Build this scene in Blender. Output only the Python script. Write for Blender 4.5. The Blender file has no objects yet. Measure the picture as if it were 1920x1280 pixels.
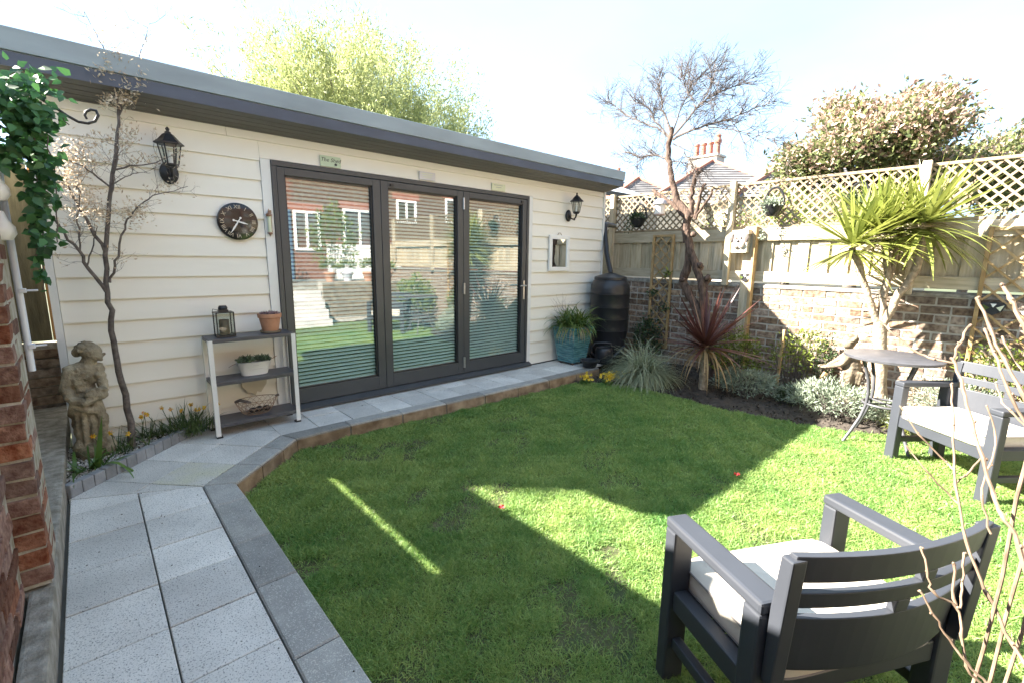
import bpy, bmesh, math, random
import numpy as np
from mathutils import Vector, Matrix
R = math.radians
rng = np.random.default_rng(7)
random.seed(7)
scene = bpy.context.scene
COL = scene.collection

# ------------------------------------------------------------ camera
CAM = np.array([-1.190, -4.212, 1.350]); FPX = 870.11
YAW, PITCH, ROLL = R(42.48), R(-10.019), R(0.847)
_cy, _sy, _cp, _sp = math.cos(YAW), math.sin(YAW), math.cos(PITCH), math.sin(PITCH)
FW = np.array([_sy*_cp, _cy*_cp, _sp]); _r = np.array([_cy, -_sy, 0.0]); _u = np.cross(_r, FW)
RT = _r*math.cos(ROLL) + _u*math.sin(ROLL); UP = -_r*math.sin(ROLL) + _u*math.cos(ROLL)
cd = bpy.data.cameras.new('camera'); cam = bpy.data.objects.new('camera', cd); COL.objects.link(cam)
cd.sensor_width = 36; cd.lens = FPX/1920*36; cd.clip_start = 0.03; cd.clip_end = 2000
cam.matrix_world = Matrix(((RT[0], UP[0], -FW[0], CAM[0]), (RT[1], UP[1], -FW[1], CAM[1]), (RT[2], UP[2], -FW[2], CAM[2]), (0, 0, 0, 1)))
scene.camera = cam

# ------------------------------------------------------------ light
SUN = Vector((1.021, -1.057, -1.0)).normalized()          # the way the sunlight travels
EL = math.asin(-SUN.z); AZ = math.atan2(-SUN.x, -SUN.y)    # sun's bearing from +Y towards +X
world = bpy.data.worlds.new('World'); scene.world = world; world.use_nodes = True
nt = world.node_tree; nt.nodes.clear()
sky = nt.nodes.new('ShaderNodeTexSky'); sky.sky_type = 'NISHITA'; sky.sun_disc = False
sky.sun_elevation = EL; sky.sun_rotation = AZ; sky.air_density = 0.6; sky.dust_density = 0.5; sky.ozone_density = 0.25
bg = nt.nodes.new('ShaderNodeBackground'); bg.inputs[1].default_value = 0.15
wo = nt.nodes.new('ShaderNodeOutputWorld')
# a thin bright veil of high cloud over the whole clear sky
tc = nt.nodes.new('ShaderNodeTexCoord'); cn = nt.nodes.new('ShaderNodeTexNoise'); cn.inputs['Scale'].default_value = 2.2; cn.inputs['Detail'].default_value = 6; cn.inputs['Roughness'].default_value = 0.55
cm = nt.nodes.new('ShaderNodeMapping'); cm.inputs['Scale'].default_value = (1.0, 1.0, 2.6); nt.links.new(tc.outputs['Generated'], cm.inputs['Vector']); nt.links.new(cm.outputs[0], cn.inputs['Vector'])
cr = nt.nodes.new('ShaderNodeMapRange'); cr.inputs[1].default_value = 0.35; cr.inputs[2].default_value = 0.75; cr.inputs[3].default_value = 0.84; cr.inputs[4].default_value = 0.98; nt.links.new(cn.outputs[0], cr.inputs[0])
cx = nt.nodes.new('ShaderNodeMix'); cx.data_type = 'RGBA'; cx.inputs[7].default_value = (0.425, 0.60, 0.765, 1); nt.links.new(cr.outputs[0], cx.inputs[0]); nt.links.new(sky.outputs[0], cx.inputs[6]); nt.links.new(cx.outputs[2], bg.inputs[0]); nt.links.new(bg.outputs[0], wo.inputs[0])
sl = bpy.data.lights.new('sun', 'SUN'); sl.energy = 3.0; sl.angle = R(0.55); sl.color = (1.0, 0.93, 0.82)
so = bpy.data.objects.new('sun', sl); COL.objects.link(so); so.rotation_euler = SUN.to_track_quat('-Z', 'Y').to_euler()
scene.view_settings.view_transform = 'Standard'; scene.view_settings.look = 'None'
scene.view_settings.exposure = 3.67; scene.view_settings.gamma = 1.0; scene.view_settings.use_curve_mapping = False
scene.render.engine = 'CYCLES'
scene.cycles.max_bounces = 8; scene.cycles.transparent_max_bounces = 16

# a pixel of a 1920 wide picture, followed to a plane of the garden
def ray(x, y): return FW + RT*((x-960)/FPX) - UP*((y-640)/FPX)
def wz(x, y, z=0.0): d = ray(x, y); return CAM + d*((z-CAM[2])/d[2])
def wy(x, y, v=0.0): d = ray(x, y); return CAM + d*((v-CAM[1])/d[1])
def wx(x, y, v): d = ray(x, y); return CAM + d*((v-CAM[0])/d[0])
def wd(x, y, dep): return CAM + ray(x, y)*dep

# ------------------------------------------------------------ materials
def _n(nt, t, **k):
    n = nt.nodes.new(t)
    for a, b in k.items(): setattr(n, a, b)
    return n
def mat(name, col, rough=0.6, col2=None, var=0.12, scale=6.0, detail=5.0, metal=0.0, bump=0.0, bscale=40.0, stretch=(1, 1, 1),
        rnd=0.0, attr=False, transl=0.0, speck=None, spscale=300.0, spec=0.5, fine=0.0, coat=0.0):
    m = bpy.data.materials.new(name); m.use_nodes = True; nt = m.node_tree; L = nt.links.new
    b = nt.nodes['Principled BSDF']; b.inputs['Roughness'].default_value = rough; b.inputs['Metallic'].default_value = metal
    b.inputs['Specular IOR Level'].default_value = spec
    if coat: b.inputs['Coat Weight'].default_value = coat; b.inputs['Coat Roughness'].default_value = 0.15
    geo = _n(nt, 'ShaderNodeNewGeometry'); mp = _n(nt, 'ShaderNodeMapping'); mp.inputs['Scale'].default_value = stretch
    L(geo.outputs['Position'], mp.inputs['Vector'])
    c1 = tuple(max(0, c*(1-var)) for c in col) + (1,)
    c2 = (tuple(col2) if col2 else tuple(min(1, c*(1+var)) for c in col)) + (1,)
    ns = _n(nt, 'ShaderNodeTexNoise'); ns.inputs['Scale'].default_value = scale; ns.inputs['Detail'].default_value = detail
    L(mp.outputs[0], ns.inputs['Vector'])
    mx = _n(nt, 'ShaderNodeMix', data_type='RGBA'); mx.inputs[6].default_value = c1; mx.inputs[7].default_value = c2
    rp = _n(nt, 'ShaderNodeMapRange'); rp.inputs[1].default_value = 0.32; rp.inputs[2].default_value = 0.68; L(ns.outputs[0], rp.inputs[0])
    fac = rp.outputs[0]
    if attr:
        at = _n(nt, 'ShaderNodeAttribute', attribute_name='rnd')
        ad = _n(nt, 'ShaderNodeMath', operation='MULTIPLY_ADD'); ad.inputs[1].default_value = 0.35; L(rp.outputs[0], ad.inputs[0])
        sc = _n(nt, 'ShaderNodeMath', operation='MULTIPLY'); sc.inputs[1].default_value = 0.75; L(at.outputs['Fac'], sc.inputs[0]); L(sc.outputs[0], ad.inputs[2])
        ad.use_clamp = True; fac = ad.outputs[0]
    L(fac, mx.inputs[0]); out = mx.outputs[2]
    if speck:
        n2 = _n(nt, 'ShaderNodeTexNoise'); n2.inputs['Scale'].default_value = spscale; n2.inputs['Detail'].default_value = 2
        L(geo.outputs['Position'], n2.inputs['Vector'])
        r2 = _n(nt, 'ShaderNodeMapRange'); r2.inputs[1].default_value = 0.56; r2.inputs[2].default_value = 0.66; L(n2.outputs[0], r2.inputs[0])
        m2 = _n(nt, 'ShaderNodeMix', data_type='RGBA'); m2.inputs[7].default_value = tuple(speck)+(1,); L(r2.outputs[0], m2.inputs[0]); L(out, m2.inputs[6]); out = m2.outputs[2]
    if rnd:
        oi = _n(nt, 'ShaderNodeObjectInfo'); hs = _n(nt, 'ShaderNodeHueSaturation')
        mr = _n(nt, 'ShaderNodeMapRange'); mr.inputs[3].default_value = 1-rnd; mr.inputs[4].default_value = 1+rnd
        L(oi.outputs['Random'], mr.inputs[0]); L(mr.outputs[0], hs.inputs['Value'])
        w = _n(nt, 'ShaderNodeMath', operation='MULTIPLY'); w.inputs[1].default_value = 7.31; L(oi.outputs['Random'], w.inputs[0])
        fr = _n(nt, 'ShaderNodeMath', operation='FRACT'); L(w.outputs[0], fr.inputs[0])
        mr2 = _n(nt, 'ShaderNodeMapRange'); mr2.inputs[3].default_value = 1-rnd*0.6; mr2.inputs[4].default_value = 1+rnd*0.5
        L(fr.outputs[0], mr2.inputs[0]); L(mr2.outputs[0], hs.inputs['Saturation'])
        L(out, hs.inputs['Color']); out = hs.outputs[0]
    L(out, b.inputs['Base Color'])
    if bump:
        n3 = _n(nt, 'ShaderNodeTexNoise'); n3.inputs['Scale'].default_value = bscale; n3.inputs['Detail'].default_value = 6
        L(mp.outputs[0], n3.inputs['Vector'])
        bp = _n(nt, 'ShaderNodeBump'); bp.inputs['Strength'].default_value = bump; bp.inputs['Distance'].default_value = 0.01
        L(n3.outputs[0], bp.inputs['Height']); L(bp.outputs[0], b.inputs['Normal'])
    if transl:
        tr = _n(nt, 'ShaderNodeBsdfTranslucent'); L(out, tr.inputs[0])
        ms = _n(nt, 'ShaderNodeMixShader'); ms.inputs[0].default_value = transl
        L(b.outputs[0], ms.inputs[1]); L(tr.outputs[0], ms.inputs[2]); L(ms.outputs[0], nt.nodes['Material Output'].inputs[0])
    return m
def glass_mat(name, tint=(0.85, 0.9, 0.9), ior=1.5, rough=0.0):
    m = bpy.data.materials.new(name); m.use_nodes = True; nt = m.node_tree; nt.nodes.clear()
    o = _n(nt, 'ShaderNodeOutputMaterial'); t = _n(nt, 'ShaderNodeBsdfTransparent'); t.inputs[0].default_value = tuple(tint)+(1,)
    g = _n(nt, 'ShaderNodeBsdfGlossy'); g.inputs[1].default_value = rough; f = _n(nt, 'ShaderNodeFresnel'); f.inputs[0].default_value = ior
    x = _n(nt, 'ShaderNodeMixShader'); ge = _n(nt, 'ShaderNodeNewGeometry'); iv = _n(nt, 'ShaderNodeMath', operation='SUBTRACT'); iv.inputs[0].default_value = 1.0; nt.links.new(ge.outputs['Backfacing'], iv.inputs[1])
    mu = _n(nt, 'ShaderNodeMath', operation='MULTIPLY'); nt.links.new(f.outputs[0], mu.inputs[0]); nt.links.new(iv.outputs[0], mu.inputs[1]); nt.links.new(mu.outputs[0], x.inputs[0]); nt.links.new(t.outputs[0], x.inputs[1]); nt.links.new(g.outputs[0], x.inputs[2]); nt.links.new(x.outputs[0], o.inputs[0])
    return m
M = dict(
    cream=mat('cream_paint', (0.80, 0.775, 0.695), 0.5, col2=(0.82, 0.80, 0.735), var=0.03, scale=1.6, bump=0.03, bscale=90, stretch=(0.4, 1, 3)),
    trim=mat('pale_trim', (0.72, 0.73, 0.72), 0.5, var=0.05),
    anth=mat('anthracite_metal', (0.050, 0.055, 0.062), 0.38, var=0.08, scale=3),
    fascia=mat('dark_fascia', (0.052, 0.070, 0.105), 0.35, var=0.18, scale=3, stretch=(1, 3, 3)),
    gutter=mat('grey_roof_edge', (0.24, 0.30, 0.35), 0.33, var=0.14, scale=2.2, stretch=(0.7, 3, 3)),
    soffit=mat('dark_soffit', (0.11, 0.108, 0.103), 0.5, var=0.12, scale=5, stretch=(0.5, 8, 8)),
    dark=mat('dark_inside', (0.10, 0.12, 0.13), 0.9),
    blind=mat('blind_slat', (0.74, 0.80, 0.79), 0.5, var=0.03),
    glass=glass_mat('door_glass', (0.84, 0.91, 0.90), 2.9),
    lglass=glass_mat('lamp_glass', (0.9, 0.92, 0.9), 1.5),
    steel=mat('steel', (0.55, 0.55, 0.54), 0.3, metal=0.9, var=0.08),
    mirror=mat('mirror', (0.85, 0.87, 0.87), 0.02, metal=1.0, var=0.01),
    black=mat('black_iron', (0.018, 0.018, 0.02), 0.4, var=0.2),
    blackpl=mat('black_plastic', (0.020, 0.021, 0.026), 0.36, var=0.15, scale=3),
    slab=mat('pale_paving', (0.63, 0.62, 0.595), 0.85, col2=(0.70, 0.69, 0.66), var=0.14, scale=4, speck=(0.22, 0.23, 0.23), spscale=170, rnd=0.15, bump=0.25, bscale=160),
    slab2=mat('pale_slab_dirty', (0.63, 0.62, 0.58), 0.85, col2=(0.56, 0.55, 0.43), var=0.09, scale=7, speck=(0.22, 0.23, 0.22), spscale=170, rnd=0.06, bump=0.25, bscale=160),
    kerb=mat('grey_kerb', (0.27, 0.27, 0.258), 0.9, var=0.14, scale=9, speck=(0.44, 0.43, 0.40), spscale=190, rnd=0.28, bump=0.4, bscale=180),
    kerbface=mat('stained_kerb_face', (0.20, 0.135, 0.085), 0.9, col2=(0.33, 0.25, 0.17), var=0.3, scale=9, bump=0.3, rnd=0.15),
    bed=mat('mortar_bed', (0.13, 0.125, 0.11), 0.95, bump=0.4),
    sett=mat('grey_sett', (0.235, 0.245, 0.26), 0.85, var=0.15, scale=14, rnd=0.14, bump=0.3, bscale=60),
    pebble=mat('pebble', (0.30, 0.27, 0.25), 0.7, col2=(0.85, 0.83, 0.80), attr=True, scale=60, var=0.2),
    soil=mat('soil', (0.030, 0.024, 0.019), 0.95, col2=(0.075, 0.06, 0.048), scale=14, bump=1.0, bscale=55),
    turf=mat('turf', (0.045, 0.070, 0.020), 0.95, col2=(0.095, 0.09, 0.04), scale=9, bump=0.8, bscale=90),
    grass=mat('grass_blade', (0.084, 0.265, 0.052), 0.5, col2=(0.42, 0.52, 0.165), scale=3.2, attr=True, transl=0.4, var=0.1),
    ground=mat('ground', (0.05, 0.07, 0.025), 0.95, col2=(0.09, 0.10, 0.05), scale=0.4),
    brick=mat('red_brick', (0.160, 0.062, 0.043), 0.9, col2=(0.27, 0.155, 0.115), var=0.3, scale=34, rnd=0.5, bump=0.9, bscale=90),
    brickold=mat('old_brick', (0.175, 0.112, 0.082), 0.9, col2=(0.37, 0.28, 0.205), var=0.3, scale=24, rnd=0.42, bump=0.7, bscale=55),
    mortar=mat('mortar', (0.44, 0.41, 0.36), 0.95, var=0.2, scale=15, bump=0.6, bscale=60),
    mortard=mat('mossy_mortar', (0.33, 0.29, 0.20), 0.95, col2=(0.46, 0.43, 0.38), var=0.25, scale=15, bump=0.8, bscale=60),
    conc=mat('rough_concrete', (0.26, 0.235, 0.19), 0.95, col2=(0.37, 0.35, 0.31), var=0.3, scale=16, bump=1.0, bscale=45),
    timber=mat('weathered_timber', (0.42, 0.35, 0.23), 0.8, col2=(0.56, 0.485, 0.35), var=0.12, scale=9, stretch=(4, 4, 0.5), rnd=0.16, bump=0.35, bscale=50),
    rail=mat('timber_rail', (0.42, 0.355, 0.24), 0.8, col2=(0.55, 0.475, 0.345), var=0.12, scale=9, stretch=(4, 0.5, 4), rnd=0.1, bump=0.35, bscale=50),
    lath=mat('trellis_lath', (0.235, 0.175, 0.105), 0.8, col2=(0.34, 0.265, 0.17), var=0.12, scale=12, rnd=0.1),
    tan=mat('tan_trellis', (0.34, 0.215, 0.09), 0.75, col2=(0.46, 0.32, 0.16), var=0.12, scale=12, rnd=0.08),
    darkwood=mat('old_dark_wood', (0.12, 0.11, 0.065), 0.85, col2=(0.2, 0.17, 0.10), scale=9, stretch=(4, 4, 0.5), bump=0.3),
    orangewood=mat('orange_wood', (0.40, 0.20, 0.07), 0.8, col2=(0.5, 0.28, 0.11), scale=9, stretch=(4, 4, 0.5)),
    bark=mat('red_brown_bark', (0.058, 0.037, 0.028), 0.95, col2=(0.165, 0.108, 0.08), var=0.3, scale=26, bump=1.0, bscale=48, stretch=(1.6, 1.6, 0.5)),
    bark2=mat('grey_bark', (0.085, 0.07, 0.062), 0.85, col2=(0.16, 0.135, 0.12), scale=25, bump=0.6, bscale=60),
    twig=mat('bare_twig', (0.105, 0.085, 0.075), 0.85, var=0.2, scale=20),
    stem=mat('pale_bare_stem', (0.15, 0.10, 0.066), 0.7, col2=(0.25, 0.18, 0.125), scale=30, var=0.2),
    cordbark=mat('cordyline_bark', (0.30, 0.235, 0.165), 0.9, col2=(0.42, 0.34, 0.25), scale=30, var=0.25, bump=1.0, bscale=50),
    cord=mat('cordyline_leaf', (0.14, 0.19, 0.032), 0.4, col2=(0.40, 0.42, 0.11), attr=True, transl=0.3, scale=5),
    redleaf=mat('red_cordyline_leaf', (0.085, 0.028, 0.028), 0.4, col2=(0.165, 0.070, 0.058), attr=True, transl=0.25, scale=5),
    dryleaf=mat('dry_tan_leaf', (0.30, 0.19, 0.085), 0.6, col2=(0.40, 0.28, 0.14), attr=True, transl=0.2, scale=5),
    carex=mat('carex_leaf', (0.15, 0.19, 0.085), 0.5, col2=(0.50, 0.53, 0.36), attr=True, transl=0.25, scale=6),
    agap=mat('agapanthus_leaf', (0.045, 0.105, 0.020), 0.4, col2=(0.18, 0.25, 0.06), attr=True, transl=0.25, scale=8),
    straw=mat('straw', (0.42, 0.34, 0.21), 0.8, attr=True, col2=(0.55, 0.46, 0.30)),
    daff=mat('daffodil_leaf', (0.045, 0.085, 0.022), 0.45, col2=(0.10, 0.15, 0.045), attr=True, transl=0.2),
    strap=mat('strap_leaf', (0.06, 0.14, 0.025), 0.35, col2=(0.15, 0.26, 0.06), attr=True, transl=0.3),
    yellow=mat('yellow_petal', (0.75, 0.50, 0.02), 0.5, col2=(0.85, 0.65, 0.08), attr=True, transl=0.25),
    orange=mat('orange_petal', (0.72, 0.30, 0.02), 0.5, var=0.15),
    red=mat('red_petal', (0.65, 0.06, 0.07), 0.5, var=0.15),
    ivy=mat('ivy_leaf', (0.016, 0.060, 0.026), 0.5, col2=(0.07, 0.20, 0.05), attr=True, transl=0.25, scale=9),
    lav=mat('lavender_leaf', (0.14, 0.185, 0.13), 0.7, col2=(0.36, 0.41, 0.31), attr=True, transl=0.15, scale=9),
    shrub=mat('shrub_leaf', (0.07, 0.115, 0.018), 0.5, col2=(0.26, 0.32, 0.06), attr=True, transl=0.3, scale=7),
    dshrub=mat('dark_shrub_leaf', (0.025, 0.055, 0.022), 0.45, col2=(0.07, 0.11, 0.04), attr=True, transl=0.2, scale=7),
    willow=mat('willow_leaf', (0.24, 0.28, 0.10), 0.5, col2=(0.50, 0.53, 0.24), attr=True, transl=0.45, scale=1.2),
    photin=mat('evergreen_leaf', (0.050, 0.080, 0.028), 0.4, col2=(0.22, 0.24, 0.09), attr=True, transl=0.25, scale=2),
    blush=mat('pinkish_leaf', (0.40, 0.24, 0.17), 0.5, col2=(0.62, 0.48, 0.38), attr=True, transl=0.3, scale=3),
    dryfl=mat('dry_seedhead', (0.46, 0.34, 0.23), 0.7, col2=(0.76, 0.66, 0.52), attr=True, transl=0.35, scale=8),
    stone=mat('weathered_stone', (0.17, 0.135, 0.085), 0.92, col2=(0.40, 0.35, 0.25), var=0.25, scale=11, bump=1.0, bscale=70),
    pstone=mat('pale_cast_stone', (0.15, 0.115, 0.08), 0.9, col2=(0.29, 0.24, 0.17), var=0.25, scale=9, bump=0.6, bscale=60),
    terra=mat('terracotta', (0.48, 0.235, 0.14), 0.8, col2=(0.56, 0.31, 0.20), var=0.1, scale=12),
    succ=mat('purple_succulent', (0.20, 0.12, 0.14), 0.5, col2=(0.30, 0.22, 0.22), attr=True),
    gsucc=mat('green_succulent', (0.06, 0.10, 0.06), 0.5, col2=(0.14, 0.19, 0.11), attr=True),
    white=mat('white_enamel', (0.80, 0.80, 0.78), 0.3, var=0.03),
    rust=mat('rusty_metal', (0.24, 0.10, 0.05), 0.8, col2=(0.42, 0.30, 0.22), scale=40, var=0.3),
    wire=mat('pale_rusty_wire', (0.42, 0.36, 0.28), 0.6, col2=(0.30, 0.16, 0.09), scale=30, var=0.2),
    glaze=mat('blue_green_glaze', (0.055, 0.19, 0.235), 0.25, col2=(0.12, 0.31, 0.34), var=0.3, scale=9, stretch=(1, 1, 6), coat=0.4),
    chair=mat('charcoal_resin', (0.038, 0.042, 0.052), 0.48, var=0.08, scale=5),
    cush=mat('cream_cushion', (0.66, 0.60, 0.51), 0.9, var=0.05, scale=9, bump=0.3, bscale=300),
    tablem=mat('dark_table_metal', (0.075, 0.075, 0.085), 0.42, var=0.15, scale=14),
    pipe=mat('pale_pipe', (0.60, 0.63, 0.70), 0.4, var=0.04),
    roofslate=mat('slate_roof', (0.13, 0.125, 0.13), 0.8, col2=(0.20, 0.19, 0.185), scale=2, var=0.1),
    ridge=mat('terracotta_ridge', (0.34, 0.15, 0.105), 0.85, var=0.12),
    render=mat('pale_render', (0.42, 0.38, 0.33), 0.9, var=0.05),
    door=mat('blue_door_paint', (0.07, 0.12, 0.20), 0.4, var=0.05),
    signg=mat('pale_green_sign', (0.52, 0.62, 0.47), 0.6, var=0.05), signl=mat('lilac_sign', (0.62, 0.60, 0.62), 0.6, var=0.05),
    signc=mat('cream_sign', (0.66, 0.69, 0.50), 0.6, var=0.05), ink=mat('dark_ink', (0.03, 0.03, 0.03), 0.6), piping=mat('grey_piping', (0.22, 0.20, 0.19), 0.8), greyink=mat('grey_ink', (0.38, 0.36, 0.38), 0.6),
    clockf=mat('clock_face', (0.010, 0.010, 0.013), 0.12, col2=(0.022, 0.02, 0.02), scale=9, var=0.3), gold=mat('pale_gold', (0.55, 0.47, 0.36), 0.4, var=0.1),
    dogw=mat('dog_white', (0.75, 0.68, 0.62), 0.6, var=0.05), dogp=mat('dog_muzzle', (0.42, 0.30, 0.26), 0.7, var=0.1), beige=mat('beige_wood', (0.55, 0.50, 0.40), 0.7, var=0.06),
)
M['brick'].node_tree.nodes['Principled BSDF'].inputs['Specular IOR Level'].default_value = 0.3

# ------------------------------------------------------------ objects
POS = {}
def empty(name, label, cat, loc=(0, 0, 0), group=None, kind=None, rz=0.0):
    o = bpy.data.objects.new(name, None); COL.objects.link(o); o.empty_display_size = 0.05
    o.location = loc; o.rotation_euler = (0, 0, rz); POS[o] = Vector(loc)
    tag(o, label, cat, group, kind); return o
def tag(o, label=None, cat=None, group=None, kind=None):
    if label: o['label'] = label
    if cat: o['category'] = cat
    if group: o['group'] = group
    if kind: o['kind'] = kind
    return o
def link(name, me, parent=None, loc=None, rz=0.0):
    o = bpy.data.objects.new(name, me); COL.objects.link(o)
    if parent is not None: o.parent = parent
    o.location = loc if loc is not None else (0, 0, 0); o.rotation_euler = (0, 0, rz)
    return o
def put(name, me, parent, p, rz=0.0):
    """an instance of a shared mesh at world point p under parent"""
    b = POS.get(parent, Vector((0, 0, 0))) if parent is not None else Vector((0, 0, 0))
    return link(name, me, parent, Vector(p)-b, rz)

class MB:
    """collects shapes for one mesh object"""
    def __init__(s): s.v = []; s.f = []; s.m = []; s.a = []
    def add(s, vs, fs, mi=0, a=0.5):
        o = len(s.v); s.v += [(float(p[0]), float(p[1]), float(p[2])) for p in vs]
        s.f += [tuple(i+o for i in f) for f in fs]; s.m += [mi]*len(fs); s.a += [a]*len(vs); return s
    def box(s, x0, x1, y0, y1, z0, z1, mi=0):
        return s.add([(x0, y0, z0), (x1, y0, z0), (x1, y1, z0), (x0, y1, z0), (x0, y0, z1), (x1, y0, z1), (x1, y1, z1), (x0, y1, z1)],
                     [(0, 3, 2, 1), (4, 5, 6, 7), (0, 1, 5, 4), (1, 2, 6, 5), (2, 3, 7, 6), (3, 0, 4, 7)], mi)
    def bar(s, p, q, w, h, up=(0, 0, 1), mi=0, w2=None, h2=None):
        p, q, up = Vector(p), Vector(q), Vector(up); d = (q-p).normalized(); x = d.cross(up)
        if x.length < 1e-4: x = d.cross(Vector((1, 0, 0)))
        x.normalize(); y = x.cross(d).normalized(); vs = []
        for c, ww, hh in ((p, w, h), (q, w2 or w, h2 or h)):
            for a, b in ((-1, -1), (1, -1), (1, 1), (-1, 1)): vs.append(c+x*(a*ww/2)+y*(b*hh/2))
        return s.add(vs, [(0, 1, 2, 3), (7, 6, 5, 4), (0, 4, 5, 1), (1, 5, 6, 2), (2, 6, 7, 3), (3, 7, 4, 0)], mi)
    def tube(s, pts, r, n=6, mi=0, a=0.5, cap=True):
        pts = [Vector(p) for p in pts]; k = len(pts)
        rs = r if hasattr(r, '__len__') else [r]*k
        vs = []; ref = None
        for i, p in enumerate(pts):
            d = (pts[min(i+1, k-1)]-pts[max(i-1, 0)])
            d = d.normalized() if d.length > 1e-9 else Vector((0, 0, 1))
            if ref is None: ref = d.cross(Vector((0.3, 0.2, 1)) if abs(d.z) < 0.9 else Vector((1, 0.2, 0)))
            x = ref - d*ref.dot(d)
            if x.length < 1e-6: x = d.cross(Vector((0.1, 1, 0.3)))
            x.normalize(); ref = x; y = d.cross(x)
            for j in range(n):
                t = 2*math.pi*j/n; vs.append(p+(x*math.cos(t)+y*math.sin(t))*rs[i])
        fs = [(i*n+j, i*n+(j+1) % n, (i+1)*n+(j+1) % n, (i+1)*n+j) for i in range(k-1) for j in range(n)]
        if cap: fs += [tuple(range(n-1, -1, -1)), tuple((k-1)*n+j for j in range(n))]
        return s.add(vs, fs, mi, a)
    def lathe(s, c, prof, n=24, mi=0, axis='z', sx=1.0, sy=1.0):
        vs = []
        for r, z in prof:
            for j in range(n):
                t = 2*math.pi*j/n; u, v = r*sx*math.cos(t), r*sy*math.sin(t)
                vs.append((c[0]+u, c[1]+v, c[2]+z) if axis == 'z' else (c[0]+u, c[1]-z, c[2]+v) if axis == 'y' else (c[0]-z, c[1]+u, c[2]+v))
        k = len(prof); fs = []
        for i in range(k-1):
            for j in range(n):
                f = (i*n+j, i*n+(j+1) % n, (i+1)*n+(j+1) % n, (i+1)*n+j); fs.append(f)
        if prof[0][0] > 1e-6: fs.append(tuple(range(n-1, -1, -1)))
        if prof[-1][0] > 1e-6: fs.append(tuple((k-1)*n+j for j in range(n)))
        return s.add(vs, fs, mi)
    def prism(s, poly, a, b, axis='z', mi=0, cap=True):
        """poly of 2d points swept from a to b along the axis"""
        n = len(poly); f = {'z': lambda u, v, w: (u, v, w), 'y': lambda u, v, w: (u, w, v), 'x': lambda u, v, w: (w, u, v)}[axis]
        vs = [f(u, v, a) for u, v in poly]+[f(u, v, b) for u, v in poly]
        fs = [(i, (i+1) % n, n+(i+1) % n, n+i) for i in range(n)]
        if cap: fs += [tuple(range(n-1, -1, -1)), tuple(range(n, 2*n))]
        return s.add(vs, fs, mi)
    def blob(s, c, r, n=8, m=6, mi=0):
        rx, ry, rz = r if hasattr(r, '__len__') else (r, r, r); vs = [(c[0], c[1], c[2]-rz)]
        for i in range(1, m):
            p = math.pi*i/m
            for j in range(n):
                t = 2*math.pi*j/n; vs.append((c[0]+rx*math.sin(p)*math.cos(t), c[1]+ry*math.sin(p)*math.sin(t), c[2]-rz*math.cos(p)))
        vs.append((c[0], c[1], c[2]+rz)); e = len(vs)-1; fs = [(0, 1+(j+1) % n, 1+j) for j in range(n)]
        for i in range(m-2):
            for j in range(n): a = 1+i*n; fs.append((a+j, a+(j+1) % n, a+n+(j+1) % n, a+n+j))
        a = 1+(m-2)*n; fs += [(a+j, a+(j+1) % n, e) for j in range(n)]
        return s.add(vs, fs, mi)
    def mesh(s, name, mats, smooth=False, base=(0, 0, 0), bevel=0.0, fixn=True):
        me = bpy.data.meshes.new(name); b = Vector(base)
        me.from_pydata([(x-b[0], y-b[1], z-b[2]) for x, y, z in s.v], [], s.f)
        for m in (mats if isinstance(mats, (list, tuple)) else [mats]): me.materials.append(m)
        if any(s.m): me.polygons.foreach_set('material_index', s.m)
        if any(a != 0.5 for a in s.a):
            at = me.attributes.new('rnd', 'FLOAT', 'POINT'); at.data.foreach_set('value', s.a)
        if fixn or bevel:
            bm = bmesh.new(); bm.from_mesh(me); bmesh.ops.recalc_face_normals(bm, faces=bm.faces)
            if bevel:
                es = [e for e in bm.edges if len(e.link_faces) == 2 and e.calc_face_angle(0) > 0.6]
                bmesh.ops.bevel(bm, geom=es, offset=bevel, segments=2, profile=0.6, affect='EDGES', clamp_overlap=True)
            bm.to_mesh(me); bm.free()
        if smooth: smooth_mesh(me)
        me.update(); return me
    def build(s, name, mats, parent=None, smooth=False, loc=None, bevel=0.0, fixn=True):
        base = POS.get(parent, Vector((0, 0, 0))) if parent is not None else Vector(loc if loc is not None else (0, 0, 0))
        o = link(name, s.mesh(name, mats, smooth, base, bevel, fixn), parent, None if parent is not None else base)
        if parent is not None: POS[o] = POS.get(parent, Vector((0, 0, 0)))
        else: POS[o] = Vector(base)
        return o
def smooth_mesh(me, ang=50):
    me.polygons.foreach_set('use_smooth', [True]*len(me.polygons))
    try: me.set_sharp_from_angle(angle=R(ang))
    except Exception: pass

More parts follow.
